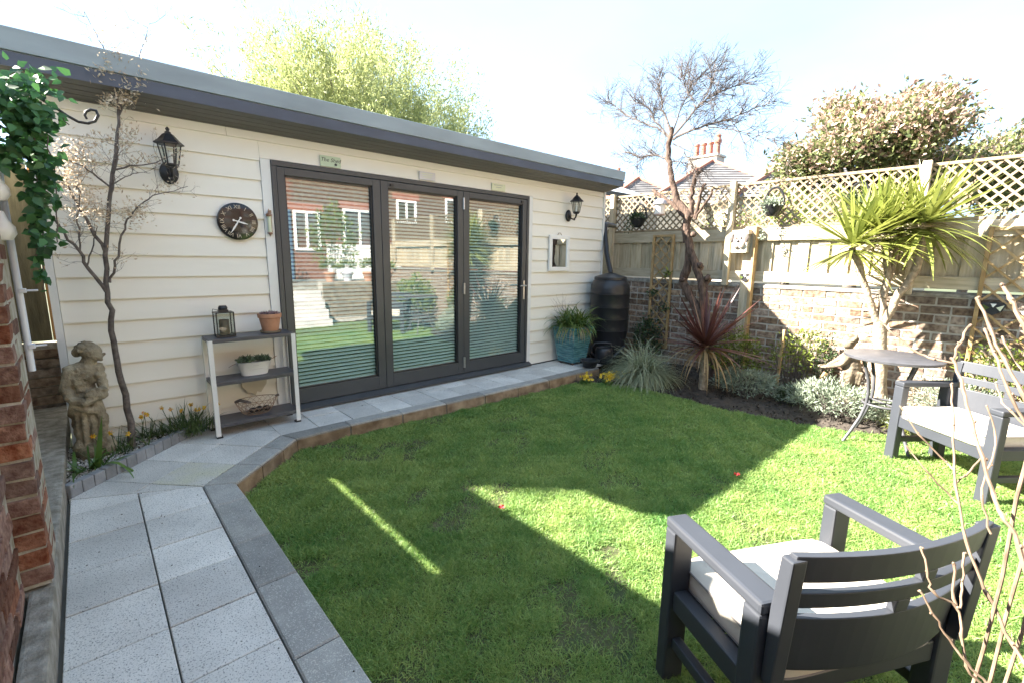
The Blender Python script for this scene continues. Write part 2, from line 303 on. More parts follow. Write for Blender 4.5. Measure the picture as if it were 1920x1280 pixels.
def bulk(name, V, faces, mats, parent=None, rnd=None, mi=None, loc=None):
    """V (N,k,3): N copies of a k-vertex piece with the given faces, as ONE mesh"""
    N, k, _ = V.shape; base = np.array(POS.get(parent, Vector((0, 0, 0))) if parent is not None else (loc if loc is not None else (0, 0, 0)))
    V = V.reshape(-1, 3)-base
    me = bpy.data.meshes.new(name); me.vertices.add(N*k); me.vertices.foreach_set('co', V.astype(np.float32).ravel())
    lens = [len(f) for f in faces]; flat = np.concatenate([np.array(f) for f in faces])
    idx = (flat[None, :]+(np.arange(N)*k)[:, None]).ravel(); tot = np.tile(np.array(lens), N); st = np.concatenate([[0], np.cumsum(tot)[:-1]])
    me.loops.add(len(idx)); me.loops.foreach_set('vertex_index', idx.astype(np.int32))
    me.polygons.add(len(tot)); me.polygons.foreach_set('loop_start', st.astype(np.int32)); me.polygons.foreach_set('loop_total', tot.astype(np.int32))
    for m in (mats if isinstance(mats, (list, tuple)) else [mats]): me.materials.append(m)
    if mi is not None: me.polygons.foreach_set('material_index', np.repeat(mi, len(faces)).astype(np.int32))
    r = rng.random(N) if rnd is None else rnd
    at = me.attributes.new('rnd', 'FLOAT', 'POINT'); at.data.foreach_set('value', np.repeat(r, k).astype(np.float32))
    me.update(calc_edges=True); me.validate()
    o = link(name, me, parent, None if parent is not None else base); POS[o] = Vector(base); return o
def unit(v): return v/np.maximum(np.linalg.norm(v, axis=-1, keepdims=True), 1e-9)
def leaves(P, D, Ln, W, fold=0.15):
    """diamond leaves (N,4) folded along the rib: base P, direction D"""
    N = len(P); D = unit(D); r = rng.normal(size=(N, 3)); S = unit(np.cross(D, r)); Nn = np.cross(S, D)
    Ln = np.broadcast_to(Ln, N)[:, None]; W = np.broadcast_to(W, N)[:, None]
    m = P+D*Ln*0.5
    return np.stack([P, m+S*W/2+Nn*W*fold, P+D*Ln, m-S*W/2+Nn*W*fold], 1), [(0, 1, 2), (0, 2, 3)]
def blades(P, D, Ln, W, droop, seg=4, tip=0.08, side=None):
    """tapering strap leaves that arch over: (N,2*(seg+1))"""
    N = len(P); D = unit(D); Ln = np.broadcast_to(Ln, N)[:, None]; W = np.broadcast_to(W, N)[:, None]; droop = np.broadcast_to(droop, N)[:, None]
    S = unit(np.cross(D, np.array([0, 0, 1.0])+rng.normal(size=(N, 3))*0.15)) if side is None else side
    out = []; p = P.copy(); d = D.copy()
    for i in range(seg+1):
        t = i/seg; w = W*(0.75+0.9*t*(1-t))*(1-t**2.2)+W*tip*0.5
        out += [p-S*w/2, p+S*w/2]
        d = unit(d+np.array([0, 0, -1.0])*droop*(0.4+1.1*t)/seg); p = p+d*Ln/seg
    return np.stack(out, 1), [(2*i, 2*i+1, 2*i+3, 2*i+2) for i in range(seg)]
def sphere_dirs(n, zmin=-1.0, zmax=1.0):
    z = rng.uniform(zmin, zmax, n); t = rng.uniform(0, 2*math.pi, n); r = np.sqrt(1-z*z); return np.stack([r*np.cos(t), r*np.sin(t), z], 1)
def remesh_body(mb, voxel, name, m, noise=0.0, smooth_it=2):
    """fuse overlapping shapes into one continuous skin"""
    me = mb.mesh(name+'_raw', m); o = bpy.data.objects.new(name+'_raw', me); COL.objects.link(o)
    r = o.modifiers.new('r', 'REMESH'); r.mode = 'VOXEL'; r.voxel_size = voxel
    s = o.modifiers.new('s', 'SMOOTH'); s.iterations = smooth_it; s.factor = 0.6
    bpy.context.view_layer.update(); dg = bpy.context.evaluated_depsgraph_get()
    me2 = bpy.data.meshes.new_from_object(o.evaluated_get(dg)); me2.name = name
    bpy.data.objects.remove(o); bpy.data.meshes.remove(me)
    if not me2.materials: me2.materials.append(m)
    me2.polygons.foreach_set('use_smooth', [True]*len(me2.polygons)); return me2
def text_mesh(body, size, m, extrude=0.0008, shear=0.0, align='CENTER'):
    c = bpy.data.curves.new('lettering', 'FONT'); c.body = body; c.size = size; c.extrude = extrude; c.shear = shear; c.align_x = align; c.align_y = 'CENTER'; c.resolution_u = 2
    o = bpy.data.objects.new('lettering', c); COL.objects.link(o); bpy.context.view_layer.update()
    me = bpy.data.meshes.new_from_object(o.evaluated_get(bpy.context.evaluated_depsgraph_get())); bpy.data.objects.remove(o); bpy.data.curves.remove(c)
    me.materials.clear(); me.materials.append(m); me.name = 'lettering'; return me
def lattice(mb, u0, u1, v0, v1, step, w, th, place, mi=0):
    """crossed diagonal laths filling the rectangle; place(u,v,layer) -> world point"""
    for sgn, lay in ((1, 0), (-1, 1)):
        L = (u1-u0)+(v1-v0); k = -int(L/step)-1
        while k*step < L:
            c = k*step; k += 1
            # line: v = v0 + sgn*(u-u0) + c  (for sgn -1 shifted)
            pts = []
            for u in (u0, u1):
                v = (v0+c+(u-u0)) if sgn == 1 else (v1-c-(u-u0))
                if v0-1e-9 <= v <= v1+1e-9: pts.append((u, v))
            for v in (v0, v1):
                u = (u0+(v-v0-c)) if sgn == 1 else (u0+(v1-c-v))
                if u0 < u < u1: pts.append((u, v))
            if len(pts) >= 2:
                pts.sort(); p, q = pts[0], pts[-1]
                if math.hypot(p[0]-q[0], p[1]-q[1]) > 0.03: yield place(*p, lay), place(*q, lay)
# ============================================================ THE SETTING
LAWN = [(-0.63, -5.95), (-0.63, -1.20), (-0.15, -0.70), (0.3, -0.66), (1.7, -0.71), (3.05, -0.75), (3.30, -0.98), (3.44, -1.25), (3.43, -1.84), (3.39, -2.28), (3.46, -2.70),
        (3.53, -3.0), (3.60, -3.25), (3.74, -3.52), (3.92, -3.70), (4.12, -4.2), (4.2, -5.95)]
b = MB(); b.add([(-150, -150, -0.16), (150, -150, -0.16), (150, 150, -0.16), (-150, 150, -0.16)], [(0, 1, 2, 3)])
tag(b.build('ground', M['ground']), kind='structure')
# soil bed: an uneven sheet
def sheet(name, x0, x1, y0, y1, z, step, amp, m, freq=7.0):
    nx, ny = max(2, int((x1-x0)/step)), max(2, int((y1-y0)/step)); mb = MB()
    for j in range(ny+1):
        for i in range(nx+1):
            x, y = x0+(x1-x0)*i/nx, y0+(y1-y0)*j/ny
            mb.v.append((x, y, z+amp*(math.sin(x*freq+1.3*math.sin(y*freq*0.7))*0.4+math.sin(y*freq*1.7+x*3)*0.3+random.uniform(-0.5, 0.5)))); mb.a.append(0.5)
    mb.f = [(j*(nx+1)+i, j*(nx+1)+i+1, (j+1)*(nx+1)+i+1, (j+1)*(nx+1)+i) for j in range(ny) for i in range(nx)]; mb.m = [0]*len(mb.f)
    return mb.build(name, m, smooth=True, fixn=False)
BED = True
# lawn base
def in_poly(P, poly):
    x, y = P[:, 0], P[:, 1]; ins = np.zeros(len(P), bool); n = len(poly)
    for i in range(n):
        x1, y1 = poly[i]; x2, y2 = poly[(i+1) % n]
        c = ((y1 > y) != (y2 > y)) & (x < (x2-x1)*(y-y1)/((y2-y1) if abs(y2-y1) > 1e-9 else 1e-9)+x1); ins ^= c
    return ins
soil = sheet('flower_bed_soil', 2.7, 4.97, -6.0, 0.6, -0.085, 0.05, 0.035, M['soil']); tag(soil, kind='structure')
_v = np.empty(len(soil.data.vertices)*3); soil.data.vertices.foreach_get('co', _v); _v = _v.reshape(-1, 3)
_i = in_poly(_v[:, :2], [(x-(0.02 if x > 3 else 0), y) for x, y in LAWN]) | (_v[:, 1] > -0.73) & (_v[:, 0] < 3.8); _v[_i, 2] = -0.135; soil.data.vertices.foreach_set('co', _v.ravel())
b = MB(); b.prism(LAWN, -0.15, -0.102); lawn = tag(b.build('lawn', M['turf']), kind='structure')
def rand2(P, f, s=0.0):
    x, y = P[:, 0]*f+s, P[:, 1]*f-s*1.7
    return 0.5+0.25*(np.sin(x*1.7+np.sin(y*2.3+s)*1.3)+np.sin(y*1.9-x*0.8+2*np.sin(x*0.9-s)))
def make_grass():
    n = 640000
    # sample denser towards the camera
    P = np.stack([rng.uniform(-0.66, 4.25, n*3), rng.uniform(-5.9, -0.62, n*3)], 1)
    dist = np.hypot(P[:, 0]-CAM[0], P[:, 1]-CAM[1])
    depth = (P-CAM[:2]) @ (FW[:2]/np.linalg.norm(FW[:2])); side = (P-CAM[:2]) @ np.array([_cy, -_sy])
    seen = (depth > 0.5) & (np.abs(side) < depth*1.22+0.25)
    keep = rng.random(n*3) < np.where(seen, np.clip((2.7/np.maximum(dist, 0.8))**1.3, 0.05, 1.0), 0.06)
    P, dist = P[keep], dist[keep]; P = P[in_poly(P, LAWN)]
    bare = rand2(P, 3.1, 2.0)*0.6+rand2(P, 9.0, 5.0)*0.4
    near = np.minimum(P[:, 0]+0.63, 9.0)
    thin = np.clip((0.40-bare)*5.0, 0, 0.85)*np.clip(1.5-near*0.35, 0.25, 1.0)
    P = P[rng.random(len(P)) > thin][:n]; N = len(P)
    dist = np.hypot(P[:, 0]-CAM[0], P[:, 1]-CAM[1])
    tuft = rand2(P, 13.0, 1.0); P3 = np.concatenate([P, np.full((N, 1), -0.104)], 1)
    ang = rng.uniform(0, 2*math.pi, N)+tuft*3; lean = np.abs(rng.normal(0.95, 0.45, N))
    D = np.stack([np.cos(ang)*lean, np.sin(ang)*lean, np.ones(N)], 1)
    Ln = rng.uniform(0.016, 0.038, N)*(0.6+0.8*tuft); W = rng.uniform(0.0016, 0.0030, N)*(0.75+0.30*dist)
    D = unit(D); S = unit(np.cross(D, np.array([0, 0, 1.0])+rng.normal(size=(N, 3))*0.6)); Ln = Ln[:, None]; W = W[:, None]
    mid = P3+D*Ln*0.55; D2 = unit(D+np.stack([np.cos(ang), np.sin(ang), np.full(N, -0.3)], 1)*0.5); tip = mid+D2*Ln*0.55
    V = np.stack([P3-S*W/2, P3+S*W/2, mid+S*W*0.42, tip, mid-S*W*0.42], 1)
    col = np.clip(rand2(P, 1.3, 0.4)*0.35+rand2(P, 5.7, 3.1)*0.25+rng.normal(0.16, 0.27, N), 0, 1)
    return bulk('grass', V, [(0, 1, 2, 4), (4, 2, 3)], M['grass'], rnd=col)
tag(make_grass(), kind='stuff')
# scattered soil crumbs at the border
n = 4200; P = np.stack([rng.uniform(3.0, 4.9, n), rng.uniform(-5.2, 0.2, n), np.full(n, -0.085)], 1); keep = ~in_poly(P[:, :2], [(x-0.02, y) for x, y in LAWN]); P = P[keep]
D = sphere_dirs(len(P), -0.3, 1); V, F = leaves(P, D, rng.uniform(0.01, 0.045, len(P)), rng.uniform(0.01, 0.03, len(P)), 0.5)
tag(bulk('bark_mulch', V, F, M['soil']), kind='stuff')

# ---------------------------------------------------------------- path
path = MB(); path.prism([(-1.40, -6.2), (-0.66, -6.2), (-0.66, -1.18), (-0.16, -0.685), (-0.10, -0.645), (0.3, -0.645), (1.8, -0.675), (3.55, -0.677), (3.56, -0.54), (3.70, -0.53), (3.78, 0.02), (-0.62, 0.02), (-1.40, -0.80)], -0.155, -0.022)
path = tag(path.build('path', M['bed']), kind='structure')
def inset(poly, g):
    """shrink a convex polygon by g"""
    n = len(poly); ar = sum(poly[i][0]*poly[(i+1) % n][1]-poly[(i+1) % n][0]*poly[i][1] for i in range(n)); sg = 1 if ar > 0 else -1
    ls = []
    for i in range(n):
        p, q = Vector(poly[i]), Vector(poly[(i+1) % n]); d = (q-p).normalized(); nn = Vector((-d.y, d.x))*sg; ls.append((p+nn*g, d))
    out = []
    for i in range(n):
        (p, d), (q, e) = ls[i-1], ls[i]; c = d.x*e.y-d.y*e.x
        if abs(c) < 1e-6: out.append(tuple(q)); continue
        t = ((q-p).x*e.y-(q-p).y*e.x)/c; out.append(tuple(p+d*t))
    return out
def clip(poly, a, bb):
    """keep the side of line a->b to its left"""
    out = []; n = len(poly); s = lambda p: (bb[0]-a[0])*(p[1]-a[1])-(bb[1]-a[1])*(p[0]-a[0])
    for i in range(n):
        p, q = poly[i], poly[(i+1) % n]; sp, sq = s(p), s(q)
        if sp >= 0: out.append(p)
        if sp*sq < 0: t = sp/(sp-sq); out.append((p[0]+(q[0]-p[0])*t, p[1]+(q[1]-p[1])*t))
    return out
def slab(poly, name='paving_slab', m='slab', top=0.0, bot=-0.03, g=0.0028, bev=0.0025, parent=None):
    cl = []
    for p_ in poly:
        if not cl or math.hypot(p_[0]-cl[-1][0], p_[1]-cl[-1][1]) > 0.02: cl.append(p_)
    if len(cl) > 2 and math.hypot(cl[0][0]-cl[-1][0], cl[0][1]-cl[-1][1]) <= 0.02: cl.pop()
    if len(cl) < 3: return
    poly = inset(cl, g)
    ar = abs(sum(poly[i][0]*poly[(i+1) % len(poly)][1]-poly[(i+1) % len(poly)][0]*poly[i][1] for i in range(len(poly))))/2
    n_ = len(poly); sg = [(poly[(i+1) % n_][0]-poly[i][0])*(poly[(i+2) % n_][1]-poly[(i+1) % n_][1])-(poly[(i+1) % n_][1]-poly[i][1])*(poly[(i+2) % n_][0]-poly[(i+1) % n_][0]) for i in range(n_)]
    if ar < 0.0012 or (min(sg) < -1e-6 and max(sg) > 1e-6): return
    z = top+random.uniform(-0.0012, 0.0012)
    mb = MB(); ins = inset(poly, bev); n = len(poly)
    mb.add([(x, y, bot) for x, y in poly]+[(x, y, z-bev) for x, y in poly]+[(x, y, z) for x, y in ins],
           [(i, (i+1) % n, n+(i+1) % n, n+i) for i in range(n)]+[(n+i, n+(i+1) % n, 2*n+(i+1) % n, 2*n+i) for i in range(n)]+[tuple(range(2*n, 3*n))])
    return mb.build(name, M[m], parent or path)
# straight run towards the house: two columns
ys = [-0.72, -1.03, -1.34, -1.65, -1.955, -2.27, -2.585, -2.90, -3.21, -3.52, -3.83, -4.14, -4.45, -4.76, -5.07, -5.38, -5.69, -6.0]
A, B_ = (-1.40, -0.795), (-0.808, -1.09)        # seam between the straight run and the diagonal
for i in range(len(ys)-1):
    for x0, x1 in ((-1.385, -1.098), (-1.098, -0.808)):
        p = clip([(x0, ys[i+1]), (x1, ys[i+1]), (x1, ys[i]), (x0, ys[i])], B_, A)
        if len(p) >= 3: slab(p)
# diagonal run: rows parallel to the diagonal kerb
o = Vector((-0.808, -1.09)); du = Vector((0.72, 0.68)).normalized(); dv = Vector((-du.y, du.x))
C3 = (-0.205, -0.53); D3 = (-0.215, 0.02)
for k in range(-2, 5):
    for j in range(0, 2):
        q = [o+du*(k*0.30)+dv*(j*0.327), o+du*((k+1)*0.30)+dv*(j*0.327), o+du*((k+1)*0.30)+dv*((j+1)*0.327), o+du*(k*0.30)+dv*((j+1)*0.327)]
        q = [tuple(v) for v in q]
        for a, c in ((A, B_), (C3, D3), ((-0.63, 0.02), (-1.385, -0.79)), ((0.5, 0.0), (-2, 0.0))):
            if len(q) >= 3: q = clip(q, a, c)
        if len(q) >= 3: slab(q, m='slab2' if (k == 0 and j == 0) else 'slab')
# run along the shed
xs = [-0.21+0.287*i for i in range(15)]
for i in range(14):
    for y0, y1 in ((-0.02, -0.245), (-0.245, -0.535)):
        f = lambda x: 0.0 if y1 > -0.3 else -0.028*min(1, max(0, (x-0.6)/1.5))
        slab([(xs[i], y1+f(xs[i])), (xs[i+1], y1+f(xs[i+1])), (xs[i+1], y0), (xs[i], y0)])
# kerb stones
ky = [-1.085, -1.405, -1.865, -2.25, -2.715, -3.18, -3.64, -4.10, -4.56, -5.02, -5.48, -5.95]
def kerb(poly, face=None):
    slab(poly, 'kerb_stone', 'kerb', 0.002, -0.16, 0.0025, 0.006)
    if face:
        (x0, y0), (x1, y1) = face; d = Vector((x1-x0, y1-y0)).normalized(); nn = Vector((d.y, -d.x))*0.003
        mb = MB(); mb.bar((x0+d.x*0.006+nn.x, y0+d.y*0.006+nn.y, -0.0655), (x1-d.x*0.006+nn.x, y1-d.y*0.006+nn.y, -0.0655), 0.012, 0.105); mb.build('kerb_face', M['kerbface'], path)
kerb([(-0.806, -1.405), (-0.642, -1.405), (-0.648, -1.175), (-0.806, -1.088)])
for i in range(1, len(ky)-1): kerb([(-0.806, ky[i+1]), (-0.642, ky[i+1]), (-0.642, ky[i]), (-0.806, ky[i])])
i0, i1, o0, o1 = Vector((-0.806, -1.088)), Vector((-0.207, -0.532)), Vector((-0.648, -1.175)), Vector((-0.145, -0.682))
for t0, t1 in ((0, 0.36), (0.36, 0.72), (0.72, 1.0)):
    kerb([tuple(i0.lerp(i1, t0)), tuple(o0.lerp(o1, t0)), tuple(o0.lerp(o1, t1)), tuple(i0.lerp(i1, t1))], (tuple(o0.lerp(o1, t0)), tuple(o0.lerp(o1, t1))))
kx = [-0.145, 0.285, 0.755, 1.215, 1.675, 2.13, 2.62, 3.10, 3.56]
fi = lambda x: -0.532-0.028*min(1, max(0, (x-0.6)/1.5)); fo = lambda x: -0.655-0.032*min(1, max(0, (x-0.2)/1.6))
for i in range(len(kx)-1):
    a = kx[i] if i else -0.207
    kerb([(kx[i], fo(kx[i]) if i else -0.682), (kx[i+1], fo(kx[i+1])), (kx[i+1], fi(kx[i+1])), (a, fi(a))], ((kx[i], fo(kx[i]) if i else -0.682), (kx[i+1], fo(kx[i+1]))))

# ---------------------------------------------------------------- gravel bed with its sett edging
gb = MB(); gb.prism([(-1.393, -0.778), (-0.618, 0.012), (-0.618, 0.06), (-1.42, 0.06)], -0.15, 0.035); gravel = tag(gb.build('gravel_bed', M['soil']), kind='structure')
n = 5200; T = rng.random((n, 2)); P = np.stack([-1.41+0.86*T[:, 0], -0.80+0.8*T[:, 1]], 1); P = P[in_poly(P, [(-1.41, -0.80), (-0.61, 0.0), (-1.41, 0.0)])]; N = len(P)
oc = np.array([(1, 0, 0), (0, 1, 0), (-1, 0, 0), (0, -1, 0), (0, 0, 1), (0, 0, -1)], float)*np.array([1, 0.8, 0.55])
r = rng.uniform(0.004, 0.0105, N)[:, None, None]; rt = rng.uniform(0, 6.3, N); c, s = np.cos(rt)[:, None], np.sin(rt)[:, None]
V = oc[None]*(0.75+0.5*rng.random((N, 6, 1))); V = np.stack([V[..., 0]*c-V[..., 1]*s, V[..., 0]*s+V[..., 1]*c, V[..., 2]], 2)*r+np.concatenate([P, 0.036+rng.random((N, 1))*0.012], 1)[:, None, :]
g = bulk('pebbles', V, [(0, 1, 4), (1, 2, 4), (2, 3, 4), (3, 0, 4), (1, 0, 5), (2, 1, 5), (3, 2, 5), (0, 3, 5)], M['pebble'], rnd=rng.random(N)**0.7); tag(g, kind='stuff')
d = Vector((0.7071, 0.7071)); s0 = Vector((-1.378, -0.793)); nset = 15; Lr = (Vector((-0.60, 0.0))-s0).length/nset; d = (Vector((-0.60, 0.0))-s0).normalized(); nn = Vector((-d.y, d.x))
for i in range(nset):
    p, q = s0+d*(i*Lr+0.0025), s0+d*((i+1)*Lr-0.0025); h = 0.075+random.uniform(-0.004, 0.003)
    mb = MB(); mb.prism([tuple(p), tuple(q), tuple(q+nn*0.05), tuple(p+nn*0.05)], -0.03, h); mb.build('edging_sett', M['sett'], gravel, bevel=0.006)

# ============================================================ GARDEN ROOM (the shed)
shed = empty('garden_room', 'cream weatherboarded garden room with flat grey roof and glazed bifold doors', 'garden room', (1.5, 0, 0))
b = MB(); b.box(-1.34, -0.03, 0.03, 0.12, 0, 2.33); b.box(2.95, 4.385, 0.03, 0.12, 0, 2.33); b.box(-0.03, 2.95, 0.03, 0.12, 2.12, 2.33); b.box(-1.34, -1.25, 0.12, 3.2, 0, 2.25); b.box(4.30, 4.385, 0.12, 3.2, 0, 2.25)
b.box(-1.34, 4.385, 3.2, 3.29, 0, 2.25); b.build('wall', M['cream'], shed)
b = MB(); b.box(-1.25, 4.30, 0.13, 3.19, -0.02, 0.015); b.box(-1.2, 4.25, 1.1, 1.14, 0.02, 2.2); b.build('room_inside', M['dark'], shed)
def board(x0, x1, z0, z1, y_low=-0.016, y_top=0.004):
    mb = MB(); mb.prism([(y_low, z0), (0.03, z0), (0.03, z1+0.02), (y_top, z1+0.02), (y_low+0.0, z0+0.004)][:5], x0, x1, 'x')
    return mb.build('cladding_board', M['cream'], shed)
zt = 2.236
for k in range(-1, 16):
    z1 = zt-0.1495*(k) ; z0 = z1-0.1495
    z1b = min(z1, 2.318); z0 = max(z0, 0.012)
    if k == -1:
        board(-1.33, -0.292, zt, 2.318); board(-0.289, 4.385, zt, 2.318); continue
    if z1 <= z0+0.02: continue
    if k == 0: board(-1.33, -0.075, z0, z1); board(2.962, 4.385, z0, z1); board(-0.074, 2.961, 2.108, zt)
    else: board(-1.33, -0.075, z0, z1); board(2.962, 4.385, z0, z1)
b = MB(); b.box(-1.372, -1.332, -0.025, 0.06, 0.0, 2.32); b.build('corner_trim', M['trim'], shed); b = MB(); b.box(4.387, 4.42, -0.025, 0.06, 0.0, 2.33); b.build('corner_trim', M['trim'], shed)
b = MB(); b.box(-0.073, -0.003, -0.022, 0.05, 0.0, 2.105); b.build('door_trim', M['trim'], shed); b = MB(); b.box(2.896, 2.960, -0.022, 0.05, 0.0, 2.105); b.build('door_trim', M['trim'], shed)
# roof
rf = MB(); rf.prism([(-0.285, 2.395), (0.0, 2.345), (3.45, 2.20), (3.45, 2.33), (-0.285, 2.50)], -1.45, 4.43, 'x'); rf.build('roof', M['gutter'], shed)
b = MB(); b.prism([(-0.305, 2.435), (-0.287, 2.435), (-0.287, 2.548), (-0.30, 2.556), (-0.318, 2.550), (-0.312, 2.50)], -1.47, 4.45, 'x'); b.box(4.432, 4.45, -0.286, 3.4, 2.36, 2.54); b.box(-1.47, -1.452, -0.286, 3.4, 2.36, 2.54); b.build('roof_edge', M['gutter'], shed, bevel=0.004)
b = MB(); b.box(-1.46, 4.44, -0.298, -0.287, 2.352, 2.428); b.build('fascia', M['fascia'], shed)
for i in range(4):
    ya = -0.284+0.067*i; za = 2.352-0.012*i; mb = MB(); mb.prism([(ya, za), (ya+0.058, za-0.0105), (ya+0.058, za+0.006), (ya, za+0.017)], -1.45, 4.42, 'x'); mb.build('soffit_board', M['soffit'], shed)
b = MB(); b.bar((-1.45, -0.006, 2.308), (4.385, -0.006, 2.308), 0.02, 0.02); b.build('soffit_bead', M['soffit'], shed)
# bifold doors
b = MB(); b.box(0, 2.893, -0.035, 0.06, 2.062, 2.102); b.box(0, 0.036, -0.035, 0.06, 0.06, 2.061); b.box(2.857, 2.893, -0.035, 0.06, 0.06, 2.061); b.build('door_frame', M['anth'], shed, bevel=0.003)
b = MB(); b.prism([(-0.085, 0.012), (-0.085, 0.03), (-0.03, 0.058), (0.06, 0.058), (0.06, 0.012)], -0.03, 2.94, 'x'); b.build('door_sill', M['anth'], shed)
GL = [(0.040, 0.940, 0.098, 0.862), (0.944, 1.902, 1.018, 1.826), (1.906, 2.853, 1.984, 2.787)]
for i, (x0, x1, g0, g1) in enumerate(GL):
    z0, z1, h0, h1 = 0.064, 2.058, 0.194, 1.998
    b = MB(); b.box(x0, g0, -0.028, 0.045, z0, z1); b.box(g1, x1, -0.028, 0.045, z0, z1); b.box(g0, g1, -0.028, 0.045, z0, h0); b.box(g0, g1, -0.028, 0.045, h1, z1)
    p = b.build('door_panel', M['anth'], shed, bevel=0.004)
    b = MB()
    for u0, u1, w0, w1 in ((g0, g0+0.012, h0, h1), (g1-0.012, g1, h0, h1), (g0, g1, h0, h0+0.012), (g0, g1, h1-0.012, h1)): b.box(u0, u1, -0.012, 0.01, w0, w1)
    b.build('glazing_bead', M['black'], p)
    b = MB(); b.box(g0+0.002, g1-0.002, 0.012, 0.016, h0+0.002, h1-0.002); b.build('glass_pane', M['glass'], p)
    b = MB(); nsl = 52; top = h1-0.03
    for k in range(nsl):
        zc = top-(top-h0-0.02)*k/(nsl-1); t = R(50)
        dy, dz = 0.0132*math.cos(t), 0.0132*math.sin(t)
        b.add([(g0+0.008, 0.034-dy, zc-dz), (g1-0.008, 0.034-dy, zc-dz), (g1-0.008, 0.034+dy, zc+dz), (g0+0.008, 0.034+dy, zc+dz), (g0+0.008, 0.034-dy, zc-dz+0.001), (g1-0.008, 0.034-dy, zc-dz+0.001), (g1-0.008, 0.034+dy, zc+dz+0.001), (g0+0.008, 0.034+dy, zc+dz+0.001)],
              [(0, 3, 2, 1), (4, 5, 6, 7), (0, 1, 5, 4), (2, 3, 7, 6)])
    for u in (0.2, 0.8): b.tube([(g0+(g1-g0)*u, 0.034, h0+0.02), (g0+(g1-g0)*u, 0.034, h1)], 0.0012, 4)
    bl = b.build('blind', M['blind'], p); tag(bl, kind='stuff')
    if i == 2:
        b = MB(); b.box(2.812, 2.838, -0.036, -0.0285, 0.86, 1.09); b.build('handle_plate', M['steel'], p, bevel=0.003)
        b = MB(); b.tube([(2.825, -0.03, 1.03), (2.825, -0.075, 1.03), (2.815, -0.082, 1.03), (2.72, -0.082, 1.03)], 0.009, 8); b.build('handle', M['steel'], p, smooth=True)
    if i == 1:
        for z in (0.19, 1.02, 1.93): b = MB(); b.box(1.893, 1.915, -0.038, -0.0285, z-0.06, z+0.06); b.tube([(1.904, -0.042, z-0.06), (1.904, -0.042, z+0.06)], 0.007, 8); b.build('hinge', M['steel'], p)
    if i > 0:
        b = MB(); b.box(*((1.04, 1.075) if i == 1 else (2.755, 2.79)), -0.042, -0.0285, 2.015, 2.035); b.build('restrictor', M['black'], p)

# ============================================================ RIGHT BOUNDARY: brick wall, close board fence, trellis
XF = 4.95
# cheap box bricks with a little irregularity, shared meshes
def brick_mesh(L, W, H, m, seed, chamf=0.006):
    rr = random.Random(seed); b = MB(); j = lambda s=0.004: rr.uniform(-s, s)
    x, y, z = L/2, W/2, H/2; c = chamf
    vs = []; 
    for zz in (-z, z):
        for u, v in ((-x, -y), (x, -y), (x, y), (-x, y)): vs.append((u+j(), v+j(), zz+j(0.003)))
    b.add(vs, [(0, 3, 2, 1), (4, 5, 6, 7), (0, 1, 5, 4), (1, 2, 6, 5), (2, 3, 7, 6), (3, 0, 4, 7)])
    return b.mesh('brick', m, bevel=c)
wall = empty('brick_wall', 'old brown brick garden wall with pale mortar under the trellis fence', 'wall', (XF, -2.0, -0.1))
b = MB(); b.box(XF+0.006, XF+0.2, -8.2, 1.6, -0.15, 1.05); b.build('mortar', M['mortar'], wall)
b = MB(); b.prism([(XF-0.012, 1.05), (XF+0.22, 1.05), (XF+0.22, 1.075), (XF+0.03, 1.10), (XF-0.008, 1.078)], -8.2, 1.6, 'y'); b.build('coping', M['conc'], wall)
BL, BC = 0.232, 0.088
bm_ = [brick_mesh(BL-0.014, 0.1, BC-0.016, M['brickold'], 50+k) for k in range(6)]; bh_ = [brick_mesh(BL/2-0.013, 0.1, BC-0.016, M['brickold'], 70+k) for k in range(4)]
rows = 13; cnt = 0; far = MB()
for k in range(rows):
    z = 1.05-BC*(k+0.5); y = 0.75-(k % 2)*BL/2; i = 0; head = (k % 5 == 2)
    while y > -8.1:
        l = BL/2 if head else BL
        if y-l/2 > -4.25 and cnt < 296:
            me = random.choice(bh_ if head else bm_); put('brick', me, wall, (XF+0.05+random.uniform(-0.004, 0.003), y-l/2, z), R(90)+random.uniform(-0.012, 0.012)+random.choice((0, math.pi))); cnt += 1
        else: far.box(XF+0.001+random.uniform(-0.003, 0.004), XF+0.1, y-l+0.007, y-0.007, z-BC/2+0.008, z+BC/2-0.008)
        y -= l
fo_ = far.build('brick_courses', M['brickold'], wall); tag(fo_, kind='stuff')
fence = empty('timber_fence', 'timber board fence topped with diagonal trellis on the brick wall', 'fence', (XF, -2.0, 1.1))
def fbar(name, x0, x1, y0, y1, z0, z1, m='rail'):
    mb = MB(); mb.box(x0, x1, y0, y1, z0, z1); return mb.build(name, M[m], fence, bevel=0.004)
y = 1.5; bi = 0
while y > -8.0:
    w = random.uniform(0.088, 0.112); mb = MB(); bi += 1; dx = random.uniform(0, 0.003)+0.0185*(bi % 2)
    mb.box(XF+0.02+dx, XF+0.034+dx, y-w-0.006, y+0.006, 1.13, 1.70); mb.build('fence_board', M['timber'], fence); y -= w
posts = [1.99, 0.19, -1.61, -3.43, -5.25, -7.07]
